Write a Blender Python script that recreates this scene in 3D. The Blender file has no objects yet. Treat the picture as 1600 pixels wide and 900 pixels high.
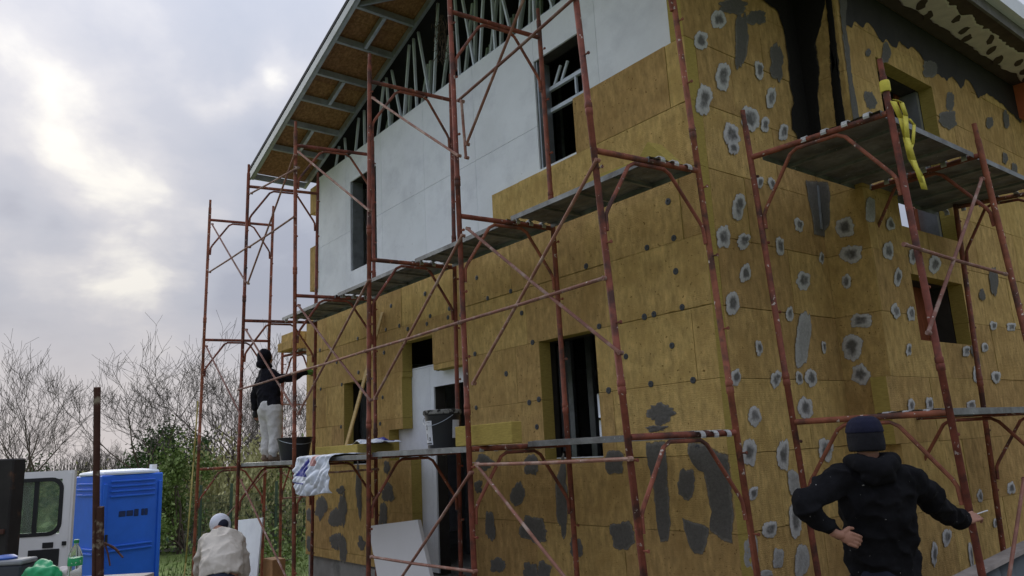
import bpy, bmesh, math, random
import numpy as np
from mathutils import Vector, Matrix, noise as mnoise
R = math.radians
random.seed(7)
S = bpy.context.scene
COL = S.collection

# ------------------------------------------------------------------ camera
YAW, PITCH, ROLL, FPX = R(-51.74), R(11.885), R(2.937), 1193.5
CAM = Vector((3.8026, -5.0591, 1.55))
fwd = Vector((math.sin(YAW)*math.cos(PITCH), math.cos(YAW)*math.cos(PITCH), math.sin(PITCH)))
r0 = Vector((math.cos(YAW), -math.sin(YAW), 0)); d0 = fwd.cross(r0)
c_, s_ = math.cos(ROLL), math.sin(ROLL)
RIGHT = c_*r0 + s_*d0; DOWN = -s_*r0 + c_*d0; FWD = fwd
cam = bpy.data.cameras.new('camera'); co = bpy.data.objects.new('camera', cam); COL.objects.link(co)
cam.sensor_width = 36; cam.lens = FPX/1600*36; cam.clip_end = 2000; cam.clip_start = .05
m = Matrix((RIGHT, -DOWN, -FWD)).transposed().to_4x4(); m.translation = CAM
co.matrix_world = m; S.camera = co

def ray(px, py): return RIGHT*((px-800)/FPX) + DOWN*((py-450)/FPX) + FWD
def U(px, py, x=None, y=None, z=None):
    d = ray(px, py)
    i, v = (0, x) if x is not None else ((1, y) if y is not None else (2, z))
    return CAM + d*((v-CAM[i])/d[i])
def D(px, py, depth): return CAM + ray(px, py)*depth
def ground(x, y=0):
    t = min(1, max(0, -(x-.5)/8.5)); t = t*t*(3-2*t)
    return -.2 - .45*t

# ------------------------------------------------------------------ world, sun, exposure
SUN = Vector((-.92, .08, .38)).normalized()
W = bpy.data.worlds.new('World'); S.world = W; W.use_nodes = True
nt = W.node_tree; nt.nodes.clear()
def N(t, ty, **kw):
    n = t.nodes.new(ty)
    for k, v in kw.items():
        if k in ('op',): n.operation = v
        elif hasattr(n, k) and not k.startswith('i_'): setattr(n, k, v)
    return n
out = N(nt, 'ShaderNodeOutputWorld'); bg = N(nt, 'ShaderNodeBackground'); bg.inputs[1].default_value = .1
sky = N(nt, 'ShaderNodeTexSky'); sky.sky_type = 'NISHITA'; sky.sun_disc = False
sky.sun_elevation = math.asin(SUN.z); sky.sun_rotation = math.atan2(SUN.x, SUN.y); sky.dust_density = 3
tc = N(nt, 'ShaderNodeTexCoord')
sep = N(nt, 'ShaderNodeSeparateXYZ'); nt.links.new(tc.outputs['Generated'], sep.inputs[0])
def mth(t, op, a, b=None, c=None, clamp=False):
    n = t.nodes.new('ShaderNodeMath'); n.operation = op; n.use_clamp = clamp
    for i, v in enumerate((a, b, c)):
        if v is None: continue
        if isinstance(v, (int, float)): n.inputs[i].default_value = v
        else: t.links.new(v, n.inputs[i])
    return n.outputs[0]
zz = mth(nt, 'MAXIMUM', sep.outputs[2], 0.0)
den = mth(nt, 'ADD', zz, .32)
cmb = N(nt, 'ShaderNodeCombineXYZ')
nt.links.new(mth(nt, 'DIVIDE', sep.outputs[0], den), cmb.inputs[0])
nt.links.new(mth(nt, 'DIVIDE', sep.outputs[1], den), cmb.inputs[1])
def wnoise(scale, det, rough, dist, off):
    mp = N(nt, 'ShaderNodeMapping'); mp.inputs[1].default_value = off
    nt.links.new(cmb.outputs[0], mp.inputs[0])
    n = N(nt, 'ShaderNodeTexNoise'); n.inputs['Scale'].default_value = scale; n.inputs['Detail'].default_value = det
    n.inputs['Roughness'].default_value = rough; n.inputs['Distortion'].default_value = dist
    nt.links.new(mp.outputs[0], n.inputs['Vector']); return n.outputs[0]
n1 = wnoise(1.7, 9, .52, .25, (3.1, 1.3, 0)); n2 = wnoise(4.2, 6, .55, .3, (7.3, 2.2, 0))
dot = N(nt, 'ShaderNodeVectorMath', operation='DOT_PRODUCT'); dot.inputs[1].default_value = SUN
nt.links.new(tc.outputs['Generated'], dot.inputs[0])
glow = mth(nt, 'POWER', mth(nt, 'MAXIMUM', dot.outputs['Value'], 0.0), 5.0)
v = mth(nt, 'ADD', mth(nt, 'MULTIPLY', n1, 1.0), mth(nt, 'MULTIPLY_ADD', n2, .36, -.14))
v = mth(nt, 'ADD', v, mth(nt, 'MULTIPLY', glow, .03))
# thin bright openings and denser banks of the overcast, by direction, broken up by the cloud noise
wob = N(nt, 'ShaderNodeVectorMath', operation='SCALE'); wob.inputs['Scale'].default_value = .16
nzc = N(nt, 'ShaderNodeTexNoise'); nzc.inputs['Scale'].default_value = 6; nzc.inputs['Detail'].default_value = 5; nt.links.new(tc.outputs['Generated'], nzc.inputs['Vector'])
sub = N(nt, 'ShaderNodeVectorMath', operation='SUBTRACT'); sub.inputs[1].default_value = (.5, .5, .5); nt.links.new(nzc.outputs['Color'], sub.inputs[0]); nt.links.new(sub.outputs[0], wob.inputs[0])
wdir = N(nt, 'ShaderNodeVectorMath', operation='ADD'); nt.links.new(tc.outputs['Generated'], wdir.inputs[0]); nt.links.new(wob.outputs[0], wdir.inputs[1])
def bank(px, py, rad, amt):
    global v
    dd = N(nt, 'ShaderNodeVectorMath', operation='DISTANCE'); dd.inputs[1].default_value = ray(px, py).normalized(); nt.links.new(wdir.outputs[0], dd.inputs[0])
    k = mth(nt, 'SUBTRACT', 1.0, mth(nt, 'DIVIDE', dd.outputs['Value'], rad), clamp=True)
    v = mth(nt, 'ADD', v, mth(nt, 'MULTIPLY', mth(nt, 'MULTIPLY', k, k), amt))
for b_ in ((405, 118, .10, .28), (335, 145, .08, .24), (100, 215, .18, .24), (60, 400, .19, .34), (240, 415, .15, .24), (25, 310, .11, -.42), (130, 345, .06, -.20), (110, 500, .16, -.22), (330, 480, .14, -.14), (250, 320, .10, .10)): bank(*b_)
ramp = N(nt, 'ShaderNodeValToRGB'); nt.links.new(v, ramp.inputs[0])
e = ramp.color_ramp.elements
e[0].position = .42; e[0].color = (.41, .45, .56, 1); e[1].position = .82; e[1].color = (.95, .935, .90, 1)
for p, c in ((.52, (.48, .52, .625, 1)), (.62, (.53, .56, .655, 1)), (.72, (.66, .67, .73, 1))):
    k = ramp.color_ramp.elements.new(p); k.color = c
# broad fall-off away from the veiled sun
fall = mth(nt, 'MULTIPLY_ADD', mth(nt, 'MULTIPLY', zz, zz), 1.25, .56)      # overcast sky: brighter towards the zenith
fall = mth(nt, 'MULTIPLY', fall, mth(nt, 'MULTIPLY_ADD', dot.outputs['Value'], .07, .93))
horiz = N(nt, 'ShaderNodeMix', data_type='RGBA'); horiz.inputs['A'].default_value = (.80, .75, .76, 1)
nt.links.new(mth(nt, 'MULTIPLY', zz, 5.0, clamp=True), horiz.inputs['Factor']); nt.links.new(ramp.outputs[0], horiz.inputs['B'])
sc = N(nt, 'ShaderNodeVectorMath', operation='SCALE'); nt.links.new(horiz.outputs['Result'], sc.inputs[0])
nt.links.new(mth(nt, 'MULTIPLY', fall, 10.0), sc.inputs['Scale'])
mix = N(nt, 'ShaderNodeMix', data_type='RGBA'); mix.inputs['Factor'].default_value = .985
nt.links.new(sky.outputs[0], mix.inputs['A']); nt.links.new(sc.outputs[0], mix.inputs['B'])
nt.links.new(mix.outputs['Result'], bg.inputs[0]); nt.links.new(bg.outputs[0], out.inputs[0])
sl = bpy.data.lights.new('sun', 'SUN'); sl.energy = 1.5; sl.angle = R(50); sl.color = (1, .95, .88)
so = bpy.data.objects.new('sun', sl); COL.objects.link(so)
so.rotation_euler = (-SUN).to_track_quat('-Z', 'Y').to_euler(); so.location = (-20, 5, 15)
S.view_settings.view_transform = 'Standard'; S.view_settings.look = 'None'
S.view_settings.exposure = 0.48; S.view_settings.gamma = 1

# ------------------------------------------------------------------ materials
MATS = {}
def mat(name, col, rough=.8, metal=0., var=.25, vscale=3., col2=None, c2scale=8., c2pos=(.55, .7), bump=0., bscale=40.,
        wave=0., wscale=30., rnd=0., spots=None, sscale=30., spos=(.7, .72), stretch=(1, 1, 1), spec=.3, stretch2=(1, 1, 1), alpha=None):
    if name in MATS: return MATS[name]
    M = bpy.data.materials.new(name); M.use_nodes = True; t = M.node_tree
    b = t.nodes['Principled BSDF']; b.inputs['Roughness'].default_value = rough; b.inputs['Metallic'].default_value = metal
    b.inputs['Specular IOR Level'].default_value = spec
    tcn = t.nodes.new('ShaderNodeTexCoord')
    def nz(scale, det=6, rg=.6, st=(1, 1, 1), off=0):
        mp = t.nodes.new('ShaderNodeMapping'); mp.inputs['Scale'].default_value = st; mp.inputs['Location'].default_value = (off, off*.7, off*1.3)
        t.links.new(tcn.outputs['Object'], mp.inputs[0])
        n = t.nodes.new('ShaderNodeTexNoise'); n.inputs['Scale'].default_value = scale; n.inputs['Detail'].default_value = det
        n.inputs['Roughness'].default_value = rg; t.links.new(mp.outputs[0], n.inputs['Vector']); return n.outputs[0]
    def ramp(src, p0, p1, a, bb):
        r = t.nodes.new('ShaderNodeValToRGB'); e = r.color_ramp.elements
        e[0].position = p0; e[0].color = (*a, 1); e[1].position = p1; e[1].color = (*bb, 1); t.links.new(src, r.inputs[0]); return r.outputs[0]
    def mixc(f, a, bb):
        n = t.nodes.new('ShaderNodeMix'); n.data_type = 'RGBA'
        t.links.new(f, n.inputs['Factor'])
        for s, v in (('A', a), ('B', bb)):
            if isinstance(v, tuple): n.inputs[s].default_value = (*v, 1)
            else: t.links.new(v, n.inputs[s])
        return n.outputs['Result']
    lo = tuple(x*(1-var) for x in col); hi = tuple(min(1, x*(1+var)) for x in col)
    c = ramp(nz(vscale, 8, .65, stretch), .3, .7, lo, hi)
    if col2:
        f = ramp(nz(c2scale, 8, .65, stretch2, 5), c2pos[0], c2pos[1], (0, 0, 0), (1, 1, 1)); c = mixc(f, c, col2)
    if spots:
        f = ramp(nz(sscale, 3, .6, (1, 1, 1), 11), spos[0], spos[1], (0, 0, 0), (1, 1, 1)); c = mixc(f, c, spots)
    if rnd:
        oi = t.nodes.new('ShaderNodeObjectInfo'); hs = t.nodes.new('ShaderNodeHueSaturation')
        t.links.new(mth(t, 'MULTIPLY_ADD', oi.outputs['Random'], 2*rnd, 1-rnd), hs.inputs['Value']); t.links.new(c, hs.inputs['Color'])
        t.links.new(mth(t, 'MULTIPLY_ADD', oi.outputs['Random'], .012, .494), hs.inputs['Hue'])
        c = hs.outputs[0]
    t.links.new(c, b.inputs['Base Color'])
    if bump or wave:
        h = nz(bscale, 6, .7, stretch)
        if wave:
            mp = t.nodes.new('ShaderNodeMapping'); t.links.new(tcn.outputs['Object'], mp.inputs[0])
            w = t.nodes.new('ShaderNodeTexWave'); w.bands_direction = 'Z'; w.inputs['Scale'].default_value = wscale
            w.inputs['Distortion'].default_value = 9; w.inputs['Detail'].default_value = 4; w.inputs['Detail Scale'].default_value = 3.5
            t.links.new(mp.outputs[0], w.inputs[0])
            h = mth(t, 'ADD', mth(t, 'MULTIPLY', w.outputs['Fac'], wave), h)
        bp = t.nodes.new('ShaderNodeBump'); bp.inputs['Strength'].default_value = bump; bp.inputs['Distance'].default_value = .01
        t.links.new(h, bp.inputs['Height']); t.links.new(bp.outputs[0], b.inputs['Normal'])
    MATS[name] = M; return M
m_wool = mat('mineral_wool', (.505, .345, .138), .95, var=.34, vscale=16, stretch=(1, 1, .4), col2=(.40, .26, .095), c2scale=3.2, c2pos=(.45, .75), bump=.9, bscale=60, wave=.3, wscale=19, rnd=.13,
             spots=(.18, .11, .035), sscale=34, spos=(.655, .71), spec=.05)
m_woolside = mat('mineral_wool_cut', (.40, .31, .09), .95, var=.2, vscale=20, bump=.6, bscale=60, stretch=(1, 1, 6), spec=.05)
m_gyp = mat('sheathing_board', (.79, .83, .90), .85, var=.07, vscale=1.6, col2=(.66, .695, .77), c2scale=2.6, c2pos=(.48, .72), bump=.06, bscale=60, rnd=.02, spots=(.5, .5, .52), sscale=14, spos=(.71, .77))
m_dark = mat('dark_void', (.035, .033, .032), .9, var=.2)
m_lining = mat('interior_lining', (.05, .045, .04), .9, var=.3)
m_osb = mat('osb', (.30, .165, .07), .8, var=.35, vscale=14, col2=(.20, .10, .04), c2scale=22, c2pos=(.45, .6), bump=.2, bscale=30, stretch=(1, 2.5, 1), rnd=.12)
m_steel = mat('galvanised_steel', (.42, .46, .50), .45, .75, var=.2, vscale=9, col2=(.30, .33, .37), c2scale=5, spots=(.7, .72, .74), sscale=22, spos=(.7, .74), bump=.05)
m_deck = mat('deck_steel', (.24, .255, .26), .55, .55, var=.3, vscale=5, col2=(.13, .13, .13), c2scale=4, c2pos=(.45, .65), spots=(.62, .62, .60), sscale=28, spos=(.7, .73), bump=.1)
m_hook = mat('deck_hook', (.50, .51, .51), .55, .3, var=.3, vscale=20, col2=(.25, .2, .18), c2scale=25)
m_web = mat('truss_steel', (.66, .73, .84), .5, .0, var=.1, vscale=6)
m_fascia = mat('fascia_steel', (.31, .34, .355), .5, .4, var=.12, vscale=4)
m_rust = mat('red_primer', (.235, .075, .046), .7, var=.4, vscale=9, col2=(.085, .04, .032), c2scale=4, c2pos=(.5, .62), spots=(.55, .48, .43), sscale=22, spos=(.655, .69), bump=.15, bscale=60, rnd=.15)
m_brace = mat('brace_paint', (.22, .10, .075), .7, var=.3, vscale=7, col2=(.36, .27, .23), c2scale=6, c2pos=(.5, .68), spots=(.6, .55, .5), sscale=30, spos=(.68, .71), bump=.15, rnd=.22)
m_mortar = mat('mortar_dry', (.40, .40, .385), .9, var=.2, vscale=9, col2=(.28, .28, .27), c2scale=14, bump=.3, bscale=50)
m_mortwet = mat('mortar_wet', (.125, .12, .11), .75, var=.25, vscale=6, col2=(.17, .165, .15), c2scale=9, bump=.3, bscale=30)
m_mortshade = mat('mortar_and_shade', (.02, .019, .018), .7, var=.3, vscale=4, bump=.3, bscale=30)  # black mortar tone, also used to paint the soffit's shade into the recess
m_plug = mat('plug_plastic', (.05, .055, .06), .5, var=.2)
m_soffit = mat('soffit_board', (.075, .055, .04), .85, var=.25, vscale=5)
m_combed = mat('combed_mortar', (.64, .59, .52), .9, var=.12, vscale=8, bump=.4, bscale=30)
m_conc = mat('concrete', (.26, .26, .25), .9, var=.2, vscale=4, col2=(.13, .13, .125), c2scale=2.5, bump=.2, bscale=30)
m_orange = mat('orange_membrane', (.45, .12, .05), .6, var=.15)
m_white = mat('white_paint', (.78, .79, .80), .45, var=.04)
m_roofwhite = mat('gutter_white', (.70, .73, .78), .45, var=.06)
m_redosb = mat('red_board', (.24, .07, .03), .7, var=.3, vscale=8, stretch=(4, 4, 1))
m_black = mat('black_plastic', (.02, .021, .024), .45, var=.2)
m_label = mat('label_white', (.60, .62, .66), .6, var=.08, vscale=10)
m_ink = mat('label_ink', (.03, .03, .035), .6, var=.1)
m_timber = mat('timber', (.50, .36, .16), .75, var=.2, vscale=6, stretch=(1, 1, 8), bump=.1)
m_greywood = mat('grey_wood', (.42, .38, .35), .85, var=.3, vscale=6, bump=.2, rnd=.25)
m_yellow = mat('yellow_strap', (.62, .55, .08), .7, var=.2, vscale=14)
m_blue = mat('blue_plastic', (.02, .13, .66), .42, var=.1, vscale=3, col2=(.024, .14, .68), c2scale=2, rnd=0)
m_bluedark = mat('sticker_dark', (.015, .03, .10), .6, var=.3, vscale=40)
m_sacw = mat('sack_white', (.66, .72, .82), .5, var=.1, vscale=9)
m_sacb = mat('sack_blue', (.03, .04, .30), .5, var=.1)
m_sacr = mat('sack_red', (.55, .28, .27), .5, var=.1)
m_grass = mat('grass', (.14, .19, .05), .95, var=.4, vscale=1.2, col2=(.16, .15, .06), c2scale=3, bump=.4, bscale=20)
m_earth = mat('earth', (.15, .12, .085), .95, var=.3, vscale=2, col2=(.25, .22, .18), c2scale=4, bump=.5, bscale=12)
m_bark = mat('bark', (.10, .075, .06), .95, var=.3, vscale=8)
m_twig = mat('twig', (.105, .09, .08), .95, var=.3, vscale=4)
m_leaf = mat('spring_leaf', (.15, .21, .06), .8, var=.45, vscale=1.6, col2=(.22, .25, .10), c2scale=3)
m_leaf2 = mat('olive_leaf', (.38, .36, .17), .85, var=.45, vscale=2, col2=(.36, .32, .18), c2scale=4)
m_fir = mat('fir_needles', (.06, .11, .035), .85, var=.4, vscale=2)
m_skin = mat('skin', (.34, .175, .12), .55, var=.1, vscale=12)
m_hoodie = mat('black_fleece', (.0105, .0105, .0125), .95, var=.35, vscale=6, spots=(.42, .42, .40), sscale=38, spos=(.725, .735), bump=.3, bscale=90, spec=.1)
m_hoodie2 = mat('black_hoodie', (.013, .013, .018), .95, var=.3, vscale=6, bump=.2, bscale=80, spec=.1)
m_sweat = mat('grey_sweatpants', (.60, .60, .60), .95, var=.15, vscale=8, col2=(.50, .50, .50), c2scale=10, bump=.2, bscale=60, spec=.1)
m_cream = mat('cream_sweater', (.56, .52, .46), .95, var=.08, vscale=7, bump=.3, bscale=110, spec=.1)
m_navy = mat('navy_trousers', (.015, .018, .035), .9, var=.3, vscale=6)
m_beanie = mat('black_beanie', (.012, .012, .016), .95, var=.3, bump=.4, bscale=120)
m_beanieb = mat('blue_band', (.010, .0115, .03), .95, var=.3, bump=.4, bscale=120)
m_cap = mat('pale_cap', (.60, .63, .70), .8, var=.08)
m_boot = mat('boot', (.22, .16, .12), .8, var=.4, vscale=12)
m_green = mat('green_glove', (.10, .26, .05), .6, var=.2)
m_greenbag = mat('green_bag', (.02, .30, .12), .4, var=.3, vscale=12)
m_sooty = mat('sooty_metal', (.022, .02, .02), .7, var=.3, vscale=5, col2=(.10, .05, .03), c2scale=6, c2pos=(.6, .75))
m_postrust = mat('rusty_post', (.07, .032, .024), .85, var=.35, vscale=9, col2=(.30, .26, .20), c2scale=7, c2pos=(.58, .66), bump=.3, bscale=50)
def glassmat(name, tint, rough=.03, trans=.92):
    M = bpy.data.materials.new(name); M.use_nodes = True; b = M.node_tree.nodes['Principled BSDF']
    b.inputs['Base Color'].default_value = (*tint, 1); b.inputs['Roughness'].default_value = rough
    b.inputs['Transmission Weight'].default_value = trans; b.inputs['IOR'].default_value = 1.2
    n = M.node_tree.nodes.new('ShaderNodeTexNoise'); n.inputs['Scale'].default_value = 6
    M.node_tree.links.new(mth(M.node_tree, 'MULTIPLY_ADD', n.outputs[0], .08, rough), b.inputs['Roughness'])
    return M
m_glass = glassmat('green_tinted_glass', (.62, .78, .70)); m_pet = glassmat('clear_bottle', (.86, .93, .90))

# ------------------------------------------------------------------ mesh helpers
class MB:
    def __init__(s): s.v = []; s.f = []; s.mi = []
    def add(s, vs, fs, mi=0):
        o = len(s.v); s.v += [tuple(p) for p in vs]; s.f += [tuple(o+i for i in f) for f in fs]; s.mi += [mi]*len(fs); return s
    def box(s, x0, x1, y0, y1, z0, z1, mi=0):
        vs = [(x, y, z) for z in (z0, z1) for y in (y0, y1) for x in (x0, x1)]
        return s.add(vs, [(0, 2, 3, 1), (4, 5, 7, 6), (0, 1, 5, 4), (2, 6, 7, 3), (0, 4, 6, 2), (1, 3, 7, 5)], mi)
    def obox(s, c, ax, ay, az, hx, hy, hz, mi=0):
        c = Vector(c); vs = [c+ax*(i*hx)+ay*(j*hy)+az*(k*hz) for k in (-1, 1) for j in (-1, 1) for i in (-1, 1)]
        return s.add(vs, [(0, 2, 3, 1), (4, 5, 7, 6), (0, 1, 5, 4), (2, 6, 7, 3), (0, 4, 6, 2), (1, 3, 7, 5)], mi)
    def bar(s, a, b, w, h, up=Vector((0, 0, 1)), mi=0):
        a = Vector(a); b = Vector(b); d = (b-a); L = d.length; d /= L
        sd = d.cross(up); sd = sd.normalized() if sd.length > 1e-4 else Vector((1, 0, 0)); u = sd.cross(d)
        return s.obox((a+b)/2, d, sd, u, L/2, w/2, h/2, mi)
    def tube(s, pts, r, n=10, caps=True, mi=0):
        pts = [Vector(p) for p in pts]; k = len(pts); rr = r if isinstance(r, (list, tuple)) else [r]*k
        vs = []; ref = None
        for i, p in enumerate(pts):
            d = (pts[min(i+1, k-1)]-pts[max(i-1, 0)]).normalized()
            if ref is None: ref = d.orthogonal().normalized()
            ref = (ref-d*ref.dot(d)); ref = ref.normalized() if ref.length > 1e-5 else d.orthogonal().normalized()
            q = d.cross(ref)
            vs += [p+(ref*math.cos(2*math.pi*j/n)+q*math.sin(2*math.pi*j/n))*rr[i] for j in range(n)]
        fs = [(i*n+j, i*n+(j+1) % n, (i+1)*n+(j+1) % n, (i+1)*n+j) for i in range(k-1) for j in range(n)]
        if caps: fs += [tuple(reversed(range(n))), tuple((k-1)*n+j for j in range(n))]
        return s.add(vs, fs, mi)
    def lathe(s, base, prof, n=24, axis=Vector((0, 0, 1)), mi=0):
        base = Vector(base); a = axis.orthogonal().normalized(); b = axis.cross(a); vs = []
        for r, h in prof: vs += [base+axis*h+(a*math.cos(2*math.pi*j/n)+b*math.sin(2*math.pi*j/n))*max(r, 1e-4) for j in range(n)]
        k = len(prof); fs = [(i*n+j, i*n+(j+1) % n, (i+1)*n+(j+1) % n, (i+1)*n+j) for i in range(k-1) for j in range(n)]
        fs += [tuple(reversed(range(n))), tuple((k-1)*n+j for j in range(n))]
        return s.add(vs, fs, mi)
    def prism(s, pts, nrm, th, mi=0):
        n = len(pts); a = [Vector(p) for p in pts]; b = [p+nrm*th for p in a]
        return s.add(a+b, [tuple(range(n))[::-1], tuple(range(n, 2*n))]+[(i, (i+1) % n, n+(i+1) % n, n+i) for i in range(n)], mi)
    def build(s, name, mats, parent=None, smooth=True, bevel=0, fix=True, sharp=40):
        me = bpy.data.meshes.new(name); me.from_pydata(s.v, [], s.f)
        for mm in (mats if isinstance(mats, (list, tuple)) else [mats]): me.materials.append(mm)
        if any(s.mi): me.polygons.foreach_set('material_index', s.mi)
        if fix:
            bm = bmesh.new(); bm.from_mesh(me); bmesh.ops.recalc_face_normals(bm, faces=bm.faces)
            if bevel: bmesh.ops.bevel(bm, geom=bm.edges[:], offset=bevel, segments=1, affect='EDGES')
            bm.to_mesh(me); bm.free()
        if smooth:
            me.polygons.foreach_set('use_smooth', [True]*len(me.polygons)); me.set_sharp_from_angle(angle=R(sharp))
        me.update()
        o = bpy.data.objects.new(name, me); COL.objects.link(o)
        if parent is not None: adopt(o, parent)
        return o
def wmat(o):
    return wmat(o.parent) @ o.matrix_parent_inverse @ o.matrix_basis if o.parent else o.matrix_basis.copy()
def adopt(o, parent):
    w = wmat(parent); o.parent = parent; o.matrix_parent_inverse = w.inverted()
def tag(o, label=None, cat=None, group=None, kind=None):
    for k, v in (('label', label), ('category', cat), ('group', group), ('kind', kind)):
        if v: o[k] = v
    return o
def thing(name, label, cat, loc=(0, 0, 0), group=None):
    o = bpy.data.objects.new(name, None); COL.objects.link(o); o.location = loc; o.empty_display_size = .2
    return tag(o, label, cat, group)

# ------------------------------------------------------------------ ground
def terrain():
    xs = [-400, -200, -100, -60, -40, -30] + [-26+i*1.0 for i in range(36)] + [12, 16, 24, 40, 80, 200, 400]
    ys = [-400, -150, -60, -30, -20] + [-14+i*1.0 for i in range(36)] + [24, 30, 45, 80, 200, 400]
    mb = MB(); nx = len(xs); vs = []
    for y in ys:
        for x in xs:
            near = abs(x) < 27 and abs(y) < 24
            vs.append((x, y, ground(x, y)+(mnoise.noise(Vector((x*.5, y*.5, 3)))*.06 if near else 0)))
    mb.add(vs, [(j*nx+i, j*nx+i+1, (j+1)*nx+i+1, (j+1)*nx+i) for j in range(len(ys)-1) for i in range(nx-1)])
    me = mb.build('ground', [m_grass, m_earth], sharp=80); tag(me, kind='structure')
    for p in me.data.polygons:
        c = p.center
        if -9 < c.x < 8 and -7 < c.y < 12: p.material_index = 1
terrain()
gb = MB()
for i in range(26000):
    x = random.uniform(-34, -9.5); y = random.uniform(-6, 13)
    z = ground(x)+mnoise.noise(Vector((x*.5, y*.5, 3)))*.06-.01
    a = random.uniform(0, 6.28); h = random.uniform(.05, .17); dx, dy = math.cos(a)*.012, math.sin(a)*.012; l = random.uniform(-.05, .05)
    gb.add([(x-dx, y-dy, z), (x+dx, y+dy, z), (x+l, y+l*.6, z+h)], [(0, 1, 2)])
tag(gb.build('grass', m_leaf, smooth=False, fix=False), 'short spring grass covering the plot beyond the scaffold', 'grass', kind='stuff')

# ------------------------------------------------------------------ house
house = thing('house', 'two storey house under construction clad in yellow mineral wool boards', 'house', (-4, 4.5, -.3))
TH = .15
def cells(u0, u1, z0, z1, holes):
    us = sorted({u0, u1, *[min(max(h[i], u0), u1) for h in holes for i in (0, 1)]}); zs = sorted({z0, z1, *[min(max(h[i], z0), z1) for h in holes for i in (2, 3)]})
    out = []
    for a, b in zip(us, us[1:]):
        run = None
        for c, d in zip(zs, zs[1:]):
            cu, cz = (a+b)/2, (c+d)/2
            ok = b-a > .004 and d-c > .004 and not any(h[0] < cu < h[1] and h[2] < cz < h[3] for h in holes)
            if ok:
                if run and abs(run[3]-c) < 1e-6: run[3] = d
                else:
                    run = [a, b, c, d]; out.append(run)
            else: run = None
    return out
# openings in the sheathing (x0,x1,z0,z1)
front_holes = [(-6.84, -5.97, 4.38, 5.85), (-2.2, -1.44, 4.53, 5.82), (-6.95, -6.2, 1.45, 2.64), (-4.51, -3.74, .1, 2.37), (-5.4, -4.44, 2.66, 3.05), (-4.44, -3.7, 2.56, 2.72), (-2.33, -1.52, 1.44, 2.63)]
wool_holes = [(-6.78, -6.05, 1.44, 2.63), (-5.03, -4.27, 2.55, 3.0), (-5.05, -3.56, 1.88, 2.55), (-5.42, -3.6, 1.48, 1.88), (-4.86, -3.57, 0, 1.48), (-2.21, -1.38, 1.43, 2.62)]
fw = MB()
for a, b, c, d in cells(-8.0, -.22, .1, 6.25, front_holes): fw.box(a, b, .172, .32, c, d)
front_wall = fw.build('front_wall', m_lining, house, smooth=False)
# white sheathing boards, each its own panel
def cellmesh(name, cl, mats, parent, plane, lo, hi, bev=0, smooth=False):
    mb = MB()
    for a, b, c, d in cl:
        if plane == 'y': mb.box(a, b, lo, hi, c, d)
        else: mb.box(lo, hi, a, b, c, d)
    return mb.build(name, mats, parent, smooth=smooth, bevel=bev)
xs = [-8.07, -7.0, -5.8, -4.6, -3.4, -2.2, -1.2, -.16]
for (z0, z1) in ((.12, 2.64), (2.64, 5.04), (5.04, 6.31)):
    for a, b in zip(xs, xs[1:]):
        cl = cells(a+.002, b-.002, z0+.0025, z1-.0025, front_holes)
        if cl: cellmesh('sheathing_board', cl, m_gyp, front_wall, 'y', .15, .170)
# reveals in the upper windows (steel jambs)
def jamb(px, x0, x1, z0, z1, dep, m, name='window_jamb'): MB().box(x0, x1, .171, .171+dep, z0, z1).build(name, m, house, smooth=False)
for (x0, x1, z0, z1) in (front_holes[0], front_holes[1]):
    MB().box(x0+.002, x0+.03, .175, .36, z0, z1).build('window_frame', m_steel, house, smooth=False)
    MB().box(x1-.03, x1-.002, .175, .36, z0, z1).build('window_frame', m_steel, house, smooth=False)
lt = MB()
for z in (5.5, 5.24): lt.box(-2.19, -1.45, .34, .38, z, z+.045)
for xa, xb in ((-2.1, -1.98), (-1.98, -1.86), (-1.75, -1.75), (-1.55, -1.6)): lt.bar((xa, .36, 5.3 if xa == xb else 5.55), (xb, .36, 5.74 if xa != xb else 5.5), .02, .03)
lt.build('lintel_truss', m_web, house, smooth=False)
MB().box(-2.318, -2.25, .34, .40, 1.5, 2.6).box(-1.75, -1.70, .5, .56, 1.45, 2.62).build('window_frame', m_steel, house, smooth=False)
MB().box(-6.93, -6.86, .34, .40, 1.5, 2.6).box(-6.55, -6.5, .34, .40, 1.45, 2.62).build('window_frame', m_steel, house, smooth=False)

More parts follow.
